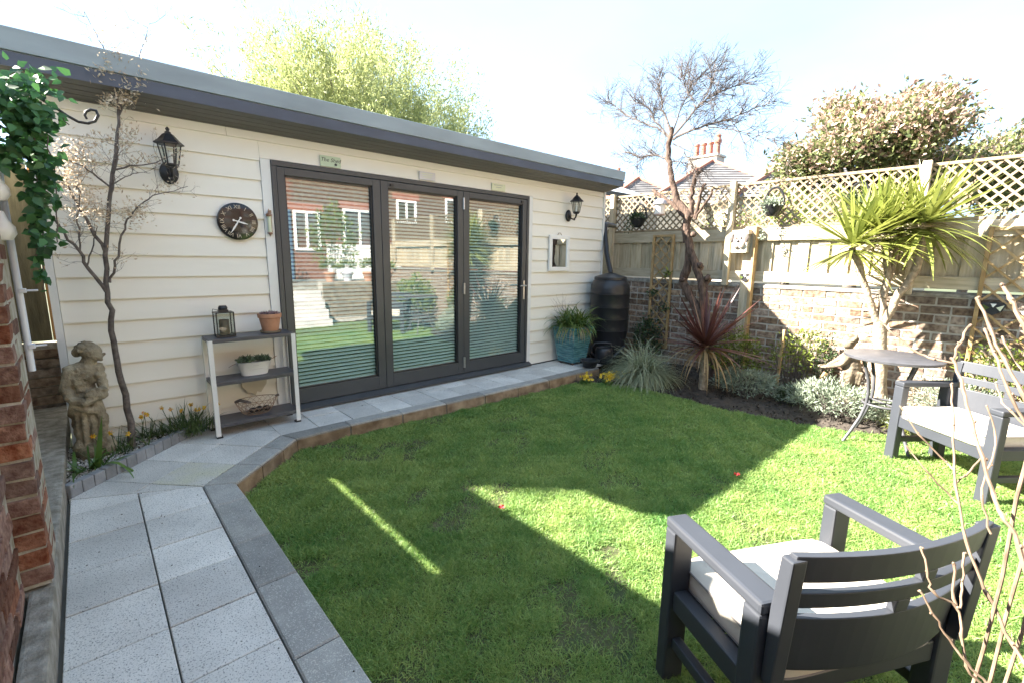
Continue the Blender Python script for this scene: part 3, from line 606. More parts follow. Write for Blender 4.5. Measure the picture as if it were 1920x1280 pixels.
for i in range(len(posts)-1):
    y1, y0 = posts[i]-0.003, posts[i+1]+0.003
    fbar('rail', XF-0.018, XF+0.018, y0, y1, 1.125, 1.245); fbar('rail', XF-0.018, XF+0.018, y0, y1, 1.615, 1.765)
    fbar('trellis_frame', XF-0.012, XF+0.022, y0+0.03, y1-0.03, 2.285, 2.315, 'lath'); fbar('trellis_frame', XF-0.012, XF+0.022, y0+0.03, y1-0.03, 1.768, 1.798, 'lath')
    fbar('trellis_frame', XF-0.012, XF+0.022, y0+0.002, y0+0.03, 1.768, 2.315, 'lath'); fbar('trellis_frame', XF-0.012, XF+0.022, y1-0.03, y1-0.002, 1.768, 2.315, 'lath')
    mb = MB()
    for p, q in lattice(mb, 0, (y1-y0)-0.06, 0, 0.487, 0.098, 0, 0, lambda u, v, l: (XF-0.002+0.013*l, y0+0.03+u, 1.798+v)): mb.bar(p, q, 0.019, 0.010, (1, 0, 0))
    tag(mb.build('lattice', M['lath'], fence), kind='stuff')
for i, yp in enumerate(posts):
    if yp > 1: continue
    mb = MB(); mb.box(XF-0.085, XF-0.020, yp-0.035, yp+0.035, 1.06 if i > 1 else 0.7, 2.335); mb.build('post', M['timber'], fence, bevel=0.004)
mb = MB(); mb.box(4.44, 4.50, 0.06, 0.10, 0.0, 1.72); mb.build('end_board', M['timber'], fence)

# ============================================================ LEFT BOUNDARY: pier, low plinth, wall, side fence
pier = empty('brick_pier', 'red brick house pier with worn mortar and a concrete plinth beside the path', 'pier', (-1.5, -1.8, 0))
b = MB(); b.box(-1.80, -1.401, -1.922, -1.60, 0.14, 1.86); b.build('mortar', M['mortard'], pier)
b = MB(); b.prism([(-1.466, -6.2), (-1.396, -6.2), (-1.396, -1.2), (-1.40, 0.93), (-1.80, 0.93), (-1.80, -1.925), (-1.466, -1.925)], -0.03, 0.128); b.build('plinth', M['conc'], pier, bevel=0.012)
pc = 0.0685; rr = random.Random(3)
pbm = [brick_mesh(0.19, 0.09, pc-0.011, M['brick'], 20+k, 0.004) for k in range(4)]; pbh = [brick_mesh(0.10, 0.09, pc-0.011, M['brick'], 30+k, 0.004) for k in range(4)]
for k in range(25):
    z = 0.15+pc*(k+0.5); x = -1.398; seq = ([0.10, 0.19, 0.19] if k % 2 else [0.19, 0.10, 0.19])
    for l in seq:
        put('brick', rr.choice(pbh if l < 0.15 else pbm), pier, (x-l/2+rr.uniform(-0.002, 0.002), -1.8835+rr.uniform(-0.003, 0.003), z), rr.choice((0, math.pi))+rr.uniform(-0.01, 0.01)); x -= l+0.010
    if k % 2: put('brick', rr.choice(pbm), pier, (-1.4455, -1.735, z), R(90))
    else: put('brick', rr.choice(pbm), pier, (-1.4475, -1.70, z), R(90))
b = MB(); b.prism([(-1.82, -2.0), (-1.375, -2.0), (-1.375, -1.56), (-1.82, -1.56)], 1.861, 1.92); b.build('cap', M['conc'], pier, bevel=0.01)
gw = empty('side_wall', 'red brick side wall in shade at the left edge of the path', 'wall', (-1.6, -4.0, 0))
b = MB(); b.box(-1.69, -1.476, -6.2, -1.93, -0.1, 1.83); b.build('mortar', M['mortard'], gw)
b = MB(); b.box(-1.71, -1.462, -6.2, -1.95, 1.831, 1.87); b.build('coping', M['conc'], gw)
far = MB(); cnt = 0
for k in range(24):
    z = 0.13+pc*(k+0.5); y = -1.95-(k % 2)*0.1
    while y > -6.0:
        if y > -3.1: put('brick', rr.choice(pbm), gw, (-1.514+rr.uniform(-0.003, 0.003), y-0.1, z), R(90)+rr.choice((0, math.pi)))
        else: far.box(-1.55, -1.469, y-0.195, y-0.005, z-pc/2+0.005, z+pc/2-0.005)
        y -= 0.2
tag(far.build('brick_courses', M['brick'], gw), kind='stuff')
sf = empty('side_fence', 'dark timber fence closing the gap beside the garden room plus added unseen side run', 'fence', (-1.75, -0.4, 0))
y = -1.60
while y < 1.2:  # unseen run of boards behind the pier, added to shade the lawn
    w = 0.12; mb = MB(); mb.box(-1.765, -1.745, y+0.002, y+w-0.002, -0.05, 1.482); mb.build('fence_board', M['darkwood'], sf)
    mb = MB(); mb.box(-1.765, -1.745, y+0.002, y+w-0.002, 1.530 if y > -0.90 else 1.483, 2.085); mb.build('fence_board', M['darkwood'], sf); y += w  # slit between the boards shaped to throw a lit strip on the lawn
for yp in (-1.56, 0.86): mb = MB(); mb.box(-1.84, -1.766, yp, yp+0.08, -0.05, 2.16); mb.build('post', M['darkwood'], sf)
for xa, xb, m in ((-1.74, -1.585, 'darkwood'), (-1.58, -1.435, 'darkwood'), (-1.43, -1.39, 'orangewood')): mb = MB(); mb.box(xa, xb, 0.95, 0.975, 0.66, 2.0); mb.build('fence_board', M[m], sf)
for k in range(8):
    mb = MB(); mb.box(-1.62, -1.40, 0.93, 0.99, 0.075*k+0.004, 0.075*k+0.07); mb.build('brick', M['brickold'], sf)
b = MB(); b.box(-1.75, -1.38, 0.945, 1.02, -0.05, 0.645); b.build('mortar', M['mortard'], sf)

# crumbs and dead leaves lying on the paving
n = 150; u = rng.random(n); P = np.where(u[:, None] < 0.6, np.stack([rng.uniform(-1.37, -0.66, n), rng.uniform(-2.9, -0.9, n)], 1), np.stack([rng.uniform(-0.2, 3.2, n), rng.uniform(-0.62, -0.09, n)], 1)); P = np.concatenate([P, np.full((n, 1), 0.003)], 1)
D = np.stack([rng.normal(size=n), rng.normal(size=n), rng.normal(0, 0.15, n)], 1); V, F = leaves(P, D, rng.uniform(0.004, 0.013, n), rng.uniform(0.003, 0.008, n), 0.4); tag(bulk('leaf_litter', V, F, M['soil']), kind='stuff')
# ============================================================ THINGS ON AND AT THE SHED WALL
def lantern(px, label, loc):
    """coach lantern on a curved arm; local frame: wall at y=0, out towards -y"""
    t = empty('wall_lantern', label, 'wall lantern', (0, 0, 0), 'black coach lanterns on the shed wall')
    b = MB(); b.lathe((0, 0, 0), [(0.0, 0.026), (0.02, 0.026), (0.045, 0.016), (0.056, 0.006), (0.056, 0.0)], 20, 0, 'y', 1.0, 1.35); b.build('backplate', M['black'], t, smooth=True)
    b = MB(); b.tube([(0, -0.02, 0.0), (0, -0.05, -0.035), (0, -0.09, -0.05), (0, -0.125, -0.03), (0, -0.135, 0.0), (0, -0.135, 0.02)], [0.011, 0.010, 0.010, 0.010, 0.012, 0.016], 8)
    b.blob((0, -0.105, -0.052), 0.014); b.build('arm', M['black'], t, smooth=True)
    c = (0, -0.135, 0); b = MB(); b.lathe(c, [(0.0, 0.012), (0.03, 0.015), (0.040, 0.028), (0.046, 0.036), (0.046, 0.044)], 6); b.build('gallery', M['black'], t)
    b = MB()
    for k in range(6):
        a = math.pi/3*k; b.bar((0.044*math.cos(a), -0.135+0.044*math.sin(a), 0.044), (0.066*math.cos(a), -0.135+0.066*math.sin(a), 0.168), 0.007, 0.007)
    b.build('cage', M['black'], t)
    b = MB(); b.lathe((0, -0.135, 0), [(0.041, 0.045), (0.062, 0.167)], 6); b.f = b.f[:6]; b.m = b.m[:6]; b.build('glass', M['lglass'], t)
    b = MB(); b.lathe((0, -0.135, 0), [(0.014, 0.044), (0.014, 0.10), (0.018, 0.12), (0.0, 0.135)], 10); b.build('bulb', M['white'], t, smooth=True)
    b = MB(); b.lathe((0, -0.135, 0), [(0.070, 0.166), (0.088, 0.170), (0.088, 0.176), (0.060, 0.200), (0.034, 0.232), (0.018, 0.243), (0.018, 0.250), (0.008, 0.256), (0.013, 0.270), (0.006, 0.280), (0.0, 0.285)], 6); b.build('roof', M['black'], t)
    t.location = loc; POS[t] = Vector(loc); return t
lantern(0, 'black coach lantern above the clock, behind the twigs of the small tree', (-0.672, -0.022, 1.915))
lantern(0, 'black coach lantern above the small white framed mirror', (3.625, -0.022, 1.925))
# clock
cl = empty('wall_clock', 'round black wall clock with pale Roman numerals and white hands', 'clock', (-0.268, -0.02, 1.606))
b = MB(); b.lathe((-0.268, -0.022, 1.606), [(0.0, 0.018), (0.134, 0.018), (0.140, 0.015), (0.141, 0.0)], 48, 0, 'y'); b.build('clock_face', M['clockf'], cl, smooth=True)
num = ['XII', 'I', 'II', 'III', 'IIII', 'V', 'VI', 'VII', 'VIII', 'IX', 'X', 'XI']
for k, s in enumerate(num):
    a = -2*math.pi*k/12; me = text_mesh(s, 0.040, M['gold'], 0.0004); o = link('numeral', me, cl); ca, sa = math.cos(a), math.sin(a)
    u = Vector((ca, 0, sa)); v = Vector((-sa, 0, ca)); c = Vector((0.268-0.268, -0.0215, 0))+v*0.108
    o.matrix_local = Matrix(((u.x, v.x, 0, c.x), (u.y, v.y, -1, c.y), (u.z, v.z, 0, c.z), (0, 0, 0, 1)))
for ang, Ln, nm in ((105, 0.068, 'hour_hand'), (212, 0.105, 'minute_hand')):
    a = R(ang); d = Vector((math.sin(a), 0, math.cos(a))); c = Vector((-0.268, -0.0445 if nm[0] == 'h' else -0.048, 1.606)); b = MB()
    b.bar(c-d*0.03, c+d*Ln*0.55, 0.006, 0.0015, (0, 1, 0), 0, 0.013); b.bar(c+d*Ln*0.55, c+d*Ln, 0.013, 0.0015, (0, 1, 0), 0, 0.002); b.lathe(tuple(c-d*0.032), [(0.008, 0), (0.008, 0.0012)], 10, 0, 'y'); b.build(nm, M['white'], cl)
# rusty thermometer
th = empty('thermometer', 'narrow rusty metal thermometer hanging on the pale door trim', 'thermometer', (-0.045, -0.02, 1.6))
b = MB(); b.box(-0.032, -0.022, -0.030, -0.024, 1.52, 1.71); b.lathe((-0.045, -0.045, 1.66), [(0.02, 0.0), (0.026, 0.012), (0.018, 0.022), (0.008, 0.03), (0.004, 0.055), (0, 0.06)], 10); b.lathe((-0.045, -0.045, 1.52), [(0, -0.02), (0.008, 0.0), (0.021, 0.008), (0.016, 0.016)], 10); b.build('bracket', M['rust'], th)
b = MB(); b.lathe((-0.045, -0.045, 1.53), [(0.014, 0), (0.014, 0.135)], 12); b.build('tube', M['signc'], th, smooth=True)
# three little signs over the doors
def sign(name, x0, x1, z0, z1, m, label, lines):
    t = empty(name, label, 'sign', ((x0+x1)/2, -0.02, (z0+z1)/2))
    b = MB(); b.box(x0, x1, -0.030, -0.0195, z0, z1); b.build('board', M[m], t, bevel=0.002)
    for s, size, dx, dz, mm, sh in lines:
        me = text_mesh(s, size, M[mm], 0.0004, sh); o = link('lettering', me, t); o.location = (dx, -0.011, dz); o.rotation_euler = (R(90), 0, 0)
    return t
s1 = sign('shed_sign', 0.395, 0.572, 2.112, 2.200, 'signg', 'pale green sign reading The Shed over the left door panel', [('The Shed', 0.046, 0.0, 0.010, 'ink', 0.25)])
b = MB(); b.box(0.516, 0.538, -0.0315, -0.0305, 2.126, 2.138); b.add([(0.513, -0.0315, 2.138), (0.541, -0.0315, 2.138), (0.527, -0.0315, 2.148)], [(0, 1, 2)]); b.build('shed_motif', M['ink'], s1)
for k in range(2): sp = MB(); sp.bar((0.50+0.05*k, -0.031, 2.183-0.008*k), (0.508+0.05*k, -0.031, 2.176-0.008*k), 0.002, 0.001); sp.build('ink_mark', M['ink'], s1)
sign('lilac_sign', 1.365, 1.55, 2.118, 2.196, 'signl', 'faded lilac sign over the middle door panel', [])
for z, x0, x1 in ((2.176, 1.39, 1.52), (2.158, 1.40, 1.51), (2.140, 1.42, 1.50)): b = MB(); b.bar((x0, -0.0305, z), (x1, -0.0305, z+0.001), 0.0012, 0.006); b.build('faded_print', M['signc'], [o for o in bpy.data.objects if o.name == 'lilac_sign'][0])
sign('cream_sign', 2.30, 2.50, 2.114, 2.190, 'signc', 'faded yellowish cream sign over the right door panel', [])
for z, x0, x1 in ((2.172, 2.33, 2.46), (2.150, 2.36, 2.44)): b = MB(); b.bar((x0, -0.0305, z), (x1, -0.0305, z+0.001), 0.0012, 0.006); b.build('faded_print', M['greyink'], [o for o in bpy.data.objects if o.name == 'cream_sign'][0])
# small mirror
mi_ = empty('wall_mirror', 'small white framed mirror hung on the cladding right of the doors', 'mirror', (3.46, -0.02, 1.44)); x0, x1, z0, z1 = 3.262, 3.662, 1.205, 1.665
x1 = 3.655; f = 0.052; b = MB(); b.box(x0, x1, -0.045, -0.02, z0, z0+f); b.box(x0, x1, -0.045, -0.02, z1-f, z1); b.box(x0, x0+f, -0.045, -0.02, z0+f, z1-f); b.box(x1-f, x1, -0.045, -0.02, z0+f, z1-f); b.build('frame', M['white'], mi_, bevel=0.004)
b = MB(); b.box(x0+f, x1-f, -0.032, -0.024, z0+f, z1-f); b.build('looking_glass', M['mirror'], mi_)
b = MB(); b.tube([(3.42, -0.03, 1.665), (3.44, -0.03, 1.695), (3.475, -0.03, 1.695), (3.50, -0.03, 1.665)], 0.004, 5); b.build('hanging_loop', M['wire'], mi_)
# ------------------------------------------------------------ shelf unit and what stands on it
SX0, SX1, SY0, SY1 = -0.575, -0.005, -0.305, -0.075
su = empty('shelf_unit', 'three tier shelf stand with dark shelves and pale slotted metal legs', 'shelf', (-0.29, -0.19, 0))
for z in (0.745, 0.425, 0.105):
    b = MB(); b.box(SX0-0.012, SX1+0.012, SY0-0.005, SY1+0.005, z-0.028, z); b.build('shelf', M['tablem'], su, bevel=0.004)
for x, sx in ((SX0-0.013, -1), (SX1+0.013, 1)):
    for y, sy in ((SY0-0.006, -1), (SY1+0.006, 1)):
        b = MB(); b.box(*sorted((x, x-sx*0.028)), *sorted((y, y+sy*0.003)), 0.012, 0.738); b.box(*sorted((x, x+sx*0.003)), *sorted((y+sy*0.003, y-sy*0.028)), 0.012, 0.738); lg = b.build('leg', M['beige'] if False else M['trim'], su)
        b = MB(); b.box(min(x, x-sx*0.034)-0.004, max(x, x-sx*0.034)+0.004, min(y+sy*0.006, y-sy*0.032), max(y+sy*0.006, y-sy*0.032), 0.001, 0.014); b.build('foot', M['black'], lg)
        b = MB()
        for z in (0.70, 0.66, 0.46, 0.40, 0.14, 0.09): b.lathe((x-sx*0.014, y+sy*0.0032+(0.0016 if sy < 0 else 0), z), [(0.004, 0.0), (0.004, 0.0012)], 8, 0, 'y')
        b.build('bolt_holes', M['black'], lg)
# candle lantern
lx0, lx1, ly0, ly1, lz0, lz1 = -0.515, -0.395, -0.26, -0.14, 0.747, 0.925
cla = empty('candle_lantern', 'black framed glass candle lantern at the left end of the top shelf', 'lantern', (-0.455, -0.20, 0.747))
b = MB(); w = 0.008
for x in (lx0, lx1-w):
    for y in (ly0, ly1-w): b.box(x, x+w, y, y+w, lz0+0.012, lz1)
b.box(lx0, lx1, ly0, ly1, lz0, lz0+0.012); b.build('frame', M['black'], cla)
b = MB(); b.box(lx0, lx1, ly0, ly1, lz1, lz1+0.006); b.prism([(lx0+0.03, ly0+0.03), (lx1-0.03, ly0+0.03), (lx1-0.03, ly1-0.03), (lx0+0.03, ly1-0.03)], lz1+0.006, lz1+0.022); b.lathe((-0.455, -0.2, lz1+0.022), [(0.03, 0), (0.032, 0.012), (0.024, 0.03), (0.0, 0.031)], 12); b.tube([(-0.49, -0.2, lz1+0.02), (-0.52, -0.2, lz1+0.03), (-0.525, -0.2, lz1-0.0)], 0.0025, 5); b.build('lid', M['black'], cla)
b = MB()
for x in (lx0+0.003, lx1-0.005): b.box(x, x+0.002, ly0+w, ly1-w, lz0+0.012, lz1)
for y in (ly0+0.003, ly1-0.005): b.box(lx0+w, lx1-w, y, y+0.002, lz0+0.012, lz1)
b.build('glass', M['lglass'], cla)
b = MB(); b.lathe((-0.455, -0.2, lz0+0.0125), [(0.034, 0), (0.034, 0.11), (0.03, 0.114), (0, 0.112)], 20); b.build('candle', M['pstone'], cla, smooth=True)
# terracotta pot with succulents
tp = empty('terracotta_pot', 'terracotta pot of purple succulents on a saucer, top shelf', 'flower pot', (-0.135, -0.19, 0.747)); c = (-0.135, -0.19, 0.748)
b = MB(); b.lathe(c, [(0.055, 0.012), (0.060, 0.02), (0.078, 0.115), (0.086, 0.118), (0.088, 0.148), (0.080, 0.149), (0.077, 0.13), (0.0, 0.13)], 28); b.build('pot', M['terra'], tp, smooth=True)
b = MB(); b.lathe(c, [(0.05, 0.0), (0.074, 0.002), (0.078, 0.016), (0.072, 0.017), (0.066, 0.011), (0, 0.0105)], 28); b.build('saucer', M['pstone'], tp, smooth=True)
def rosettes(parent, centres, rad, m, nl=16):
    Ps, Ds = [], []
    for cx, cy, cz in centres:
        D = sphere_dirs(nl, 0.15, 1.0); Ps.append(np.array([[cx, cy, cz]])+D*0.004); Ds.append(D)
    P, D = np.concatenate(Ps), np.concatenate(Ds); V, F = leaves(P, D, rad*rng.uniform(0.7, 1.1, len(P)), rad*0.42, 0.3); return bulk('succulents', V, F, m, parent)
rosettes(tp, [(-0.135+0.055*math.cos(a)*q, -0.19+0.055*math.sin(a)*q, 0.88) for q, nn in ((0.2, 3), (0.7, 7), (1.05, 10)) for a in [2*math.pi*i/nn for i in range(nn)]], 0.035, M['succ'])
# white trough
wt = empty('white_trough', 'white enamel trough of green succulents on the middle shelf', 'planter', (-0.275, -0.19, 0.427)); b = MB()
def oval(cx, cy, z, rx, ry, n=28): return [(cx+rx*math.copysign(abs(math.cos(t))**0.75, math.cos(t)), cy+ry*math.copysign(abs(math.sin(t))**0.75, math.sin(t)), z) for t in [2*math.pi*i/n for i in range(n)]]
rings = [oval(-0.275, -0.19, 0.4275, 0.092, 0.05), oval(-0.275, -0.19, 0.53, 0.122, 0.066), oval(-0.275, -0.19, 0.533, 0.126, 0.07), oval(-0.275, -0.19, 0.533, 0.117, 0.06), oval(-0.275, -0.19, 0.515, 0.115, 0.058)]
vs = [p for r_ in rings for p in r_]; n = 28; b.add(vs, [(i*n+j, i*n+(j+1) % n, (i+1)*n+(j+1) % n, (i+1)*n+j) for i in range(4) for j in range(n)]+[tuple(range(n-1, -1, -1)), tuple(4*n+j for j in range(n))]); b.build('trough', M['white'], wt, smooth=True)
b = MB(); b.tube([(-0.395, -0.19, 0.528), (-0.42, -0.19, 0.52), (-0.45, -0.19, 0.505)], 0.003, 5); b.tube([(-0.155, -0.19, 0.528), (-0.13, -0.19, 0.54), (-0.105, -0.19, 0.552)], 0.003, 5); b.build('handle', M['wire'], wt)
b = MB(); b.bar((-0.295, -0.2575, 0.508), (-0.255, -0.2575, 0.508), 0.002, 0.001); b.bar((-0.325, -0.252, 0.478), (-0.225, -0.252, 0.478), 0.0015, 0.001); b.build('printed_lettering', M['greyink'], wt)
rosettes(wt, [(-0.275+dx, -0.19+dy, 0.53+random.uniform(0, 0.012)) for dx in (-0.09, -0.06, -0.03, 0.03, 0.06, 0.09) for dy in (-0.03, 0.0, 0.03)], 0.045, M['gsucc'])
# wire basket
wb = empty('wire_basket', 'rusty oval wire basket with wooden handle on the bottom shelf', 'basket', (-0.28, -0.19, 0.107)); b = MB(); n = 40
def ov(z, rx, ry): return [(-0.28+rx*math.cos(2*math.pi*i/n), -0.19+ry*math.sin(2*math.pi*i/n), z) for i in range(n+1)]
prof = [(0.109, 0.085, 0.05), (0.125, 0.105, 0.062), (0.160, 0.125, 0.074), (0.195, 0.142, 0.086), (0.222, 0.152, 0.094)]
for z, rx, ry in (prof[0], prof[2], prof[4]): b.tube(ov(z, rx, ry), 0.0028 if z > 0.2 else 0.0016, 4)
for i in range(0, n, 2):
    for s_ in (1, -1): b.tube([(-0.28+rx*math.cos(2*math.pi*(i+s_*q*1.3)/n), -0.19+ry*math.sin(2*math.pi*(i+s_*q*1.3)/n), z) for q, (z, rx, ry) in enumerate(prof)], 0.0013, 3)
for x in np.linspace(-0.34, -0.22, 6): b.tube([(x, -0.23, 0.1085), (x, -0.15, 0.1085)], 0.0014, 3)
b.build('wire_mesh', M['wire'], wb)
b = MB(); b.tube([(-0.43, -0.2, 0.225), (-0.40, -0.215, 0.24), (-0.33, -0.24, 0.21)], [0.011, 0.013, 0.010], 8); b.build('handle', M['bark2'], wb, smooth=True)
b = MB(); b.tube([(-0.135, -0.19, 0.222), (-0.11, -0.19, 0.226)], 0.009, 8); b.build('handle', M['bark2'], wb, smooth=True)
for k in range(3):
    st = MB(); st.blob((-0.31+0.05*k, -0.19+0.015*(k % 2), 0.135), (0.032, 0.026, 0.022), 8, 6); tag(st.build('dark_stone', M['black'], None, smooth=True, loc=(-0.31+0.05*k, -0.19, 0.115)), ['dark pebble at the handle end inside the wire basket', 'dark pebble in the middle of the wire basket', 'dark pebble at the right end inside the wire basket'][k], 'stone', 'stones in the wire basket')
pl = empty('wall_bracket', 'cream shaped wooden bracket on the cladding behind the wire basket', 'bracket', (-0.25, -0.02, 0.28))
b = MB(); b.prism([(-0.35, 0.37), (-0.15, 0.37), (-0.16, 0.30), (-0.185, 0.265), (-0.205, 0.235), (-0.235, 0.245), (-0.25, 0.21), (-0.275, 0.245), (-0.305, 0.235), (-0.315, 0.265), (-0.34, 0.30)], -0.045, -0.02, 'y'); b.build('bracket_board', M['beige'], pl)

# ------------------------------------------------------------ statue of a woman with a basket
def blobline(b, pts, rs, n=9):
    """overlapping balls along a path: a limb before fusing"""
    pts = [Vector(p) for p in pts]
    for i in range(len(pts)-1):
        L = (pts[i+1]-pts[i]).length; k = max(2, int(L/(min(rs[i], rs[i+1])*0.45)))
        for j in range(k+1):
            t = j/k; b.blob(tuple(pts[i].lerp(pts[i+1], t)), rs[i]*(1-t)+rs[i+1]*t, 9, 6)
def lady_statue():
    b = MB(); X, Y, Z = -1.265, -0.215, 0.035
    def q(x, y, z): return (X+x, Y+y, Z+z)
    # rocky base, draped skirt, leaning torso
    for i in range(14):
        a = 2*math.pi*i/14; b.blob(q(0.085*math.cos(a)+0.01, 0.075*math.sin(a), 0.035+0.02*(i % 3)), (0.05, 0.05, 0.055+0.01*(i % 2)), 8, 6)
    b.blob(q(0.01, 0, 0.055), (0.11, 0.10, 0.075), 12, 8)
    blobline(b, [q(0.0, 0, 0.10), q(0.005, 0, 0.22), q(-0.005, 0, 0.34), q(-0.02, 0, 0.42)], [0.082, 0.085, 0.088, 0.075])
    for i in range(11):
        a = 2*math.pi*i/11+0.2; r = 0.075; blobline(b, [q(r*1.05*math.cos(a), r*math.sin(a), 0.10), q(r*1.2*math.cos(a+0.12), r*1.1*math.sin(a+0.12), 0.24), q(r*0.8*math.cos(a+0.3)-0.02, r*0.85*math.sin(a+0.3), 0.40)], [0.017, 0.016, 0.014])
    blobline(b, [q(0.055, -0.06, 0.12), q(0.075, -0.07, 0.25), q(0.045, -0.065, 0.37)], [0.026, 0.036, 0.040])   # forward thigh and knee
    blobline(b, [q(-0.09, -0.02, 0.30), q(-0.085, -0.07, 0.37), q(0.0, -0.10, 0.33), q(0.07, -0.08, 0.31)], [0.028, 0.024, 0.022, 0.022]) # overskirt roll
    blobline(b, [q(-0.015, 0, 0.42), q(-0.02, 0, 0.50), q(-0.005, -0.005, 0.565)], [0.068, 0.080, 0.074])
    for s_ in (-1, 1): blobline(b, [q(-0.03+0.02*s_, 0.0, 0.575), q(0.0+0.072*s_, -0.01, 0.572)], [0.05, 0.046])
    blobline(b, [q(-0.085, -0.01, 0.57), q(-0.115, -0.035, 0.47), q(-0.085, -0.085, 0.405)], [0.042, 0.036, 0.028])
    blobline(b, [q(-0.085, -0.085, 0.405), q(-0.01, -0.12, 0.385), q(0.055, -0.115, 0.41)], [0.028, 0.024, 0.019])
    blobline(b, [q(0.075, -0.012, 0.565), q(0.095, -0.045, 0.47), q(0.085, -0.09, 0.415)], [0.040, 0.034, 0.024])
    blobline(b, [q(0.02, -0.105, 0.43), q(0.085, -0.10, 0.425), q(0.095, -0.08, 0.445)], [0.035, 0.036, 0.028])  # basket of flowers
    for i in range(7): b.blob(q(0.03+0.012*i, -0.12+0.006*(i % 3), 0.455+0.007*(i % 2)), 0.016, 7, 5)
    for i in range(8):
        a = 2*math.pi*i/8; b.blob(q(0.005+0.088*math.cos(a), -0.008+0.062*math.sin(a), 0.535+0.01*math.sin(i*2.1)), 0.019, 7, 5)      # ruffled collar
    blobline(b, [q(0.005, -0.01, 0.59), q(0.028, -0.018, 0.640)], [0.046, 0.040])
    # head turned to the right, looking down
    b.blob(q(0.045, -0.022, 0.688), (0.052, 0.048, 0.056), 14, 10); b.blob(q(0.066, -0.036, 0.664), (0.034, 0.032, 0.032), 10, 8); b.blob(q(0.104, -0.052, 0.676), (0.010, 0.009, 0.012), 8, 6)
    b.blob(q(0.092, -0.056, 0.658), (0.011, 0.011, 0.006), 7, 5); b.blob(q(0.086, -0.050, 0.642), (0.015, 0.015, 0.012), 7, 5)
    b.blob(q(0.022, -0.002, 0.708), (0.055, 0.052, 0.052), 14, 10); b.blob(q(-0.028, 0.022, 0.690), (0.030, 0.030, 0.030), 10, 8)
    for i in range(26):
        a = 0.7+i*2.4; f_ = i/25; r_ = 0.052*math.sqrt(max(0.05, 1-(f_*0.95)**2)); b.blob(q(0.020+r_*math.cos(a)-0.004, 0.0+r_*math.sin(a), 0.700+0.052*f_), 0.0125, 7, 5)
    b.v = [(X+(x-X)*(0.86 if z < Z+0.60 else 0.98)+0.03*max(0, (z-Z)-0.3), Y+(y-Y)*0.9, z) for x, y, z in b.v]
    me = remesh_body(b, 0.0056, 'statue', M['stone'], smooth_it=1)
    v = np.empty(len(me.vertices)*3); me.vertices.foreach_get('co', v); v = v.reshape(-1, 3)
    k = 0.0022*(np.sin(v[:, 0]*95+np.sin(v[:, 2]*40)*2)*np.sin(v[:, 2]*60+v[:, 1]*80)+0.6*np.sin(v[:, 1]*150+v[:, 2]*120))
    v[:, 0] += k; v[:, 1] += k*0.6; v -= np.array([X, Y, Z]); me.vertices.foreach_set('co', v.ravel())
    return tag(link('statue', me, None, (X, Y, Z)), 'weathered stone statue of a woman in draped dress with flower basket', 'statue')
lady_statue()
def cherub():
    b = MB(); X, Y, Z = 4.66, -3.09, -0.09
    # faces the camera's left: e1 runs that way, e2 towards the lawn
    e1 = np.array([-0.35, 0.94]); e2 = np.array([-0.94, -0.35])
    def q(a, c, z): return (X+e1[0]*a+e2[0]*c, Y+e1[1]*a+e2[1]*c, Z+z)
    b.blob(q(0, 0, 0.03), (0.13, 0.13, 0.06), 12, 8)
    blobline(b, [q(0.02, 0.05, 0.04), q(0.02, 0.055, 0.17), q(-0.01, 0.04, 0.33)], [0.038, 0.045, 0.060]); blobline(b, [q(-0.08, -0.04, 0.04), q(-0.07, -0.04, 0.18), q(-0.03, -0.02, 0.33)], [0.040, 0.046, 0.060])
    blobline(b, [q(-0.03, 0.0, 0.32), q(-0.02, 0.0, 0.38), q(0.0, 0.0, 0.50)], [0.085, 0.088, 0.078])
    for k in range(6): blobline(b, [q(-0.10+0.03*k, 0.07, 0.33), q(-0.09+0.03*k, 0.06, 0.22)], [0.022, 0.014])
    blobline(b, [q(0.03, 0.06, 0.50), q(0.08, 0.07, 0.42), q(0.17, 0.05, 0.375)], [0.040, 0.033, 0.024]); blobline(b, [q(0.03, -0.05, 0.50), q(0.10, -0.04, 0.43), q(0.18, 0.0, 0.38)], [0.038, 0.032, 0.024])
    for i in range(12):
        a = 2*math.pi*i/12; b.blob(q(0.215+0.05*math.cos(a), 0.02+0.05*math.sin(a), 0.365), (0.018, 0.018, 0.013), 7, 5)
    b.blob(q(0.215, 0.02, 0.35), (0.05, 0.05, 0.015), 10, 6)
    blobline(b, [q(0.01, 0, 0.55), q(0.02, 0, 0.58)], [0.034, 0.034]); b.blob(q(0.03, 0.0, 0.635), (0.062, 0.062, 0.066), 14, 10); b.blob(q(0.088, 0.005, 0.625), (0.012, 0.012, 0.013), 7, 5)
    b.blob(q(0.045, 0.008, 0.600), (0.036, 0.036, 0.028), 9, 7)
    for i in range(14):
        a = i*2.4; b.blob(q(0.015+0.045*math.cos(a), 0.045*math.sin(a), 0.67+0.02*math.sin(i)), 0.026, 7, 5)
    me = remesh_body(b, 0.0075, 'statue', M['pstone'], smooth_it=2); v = np.empty(len(me.vertices)*3); me.vertices.foreach_get('co', v); v = v.reshape(-1, 3)-np.array([X, Y, Z]); me.vertices.foreach_set('co', v.ravel())
    return tag(link('statue', me, None, (X, Y, Z)), 'pale stone statue of a child holding out a dish behind the table', 'statue')
cherub()

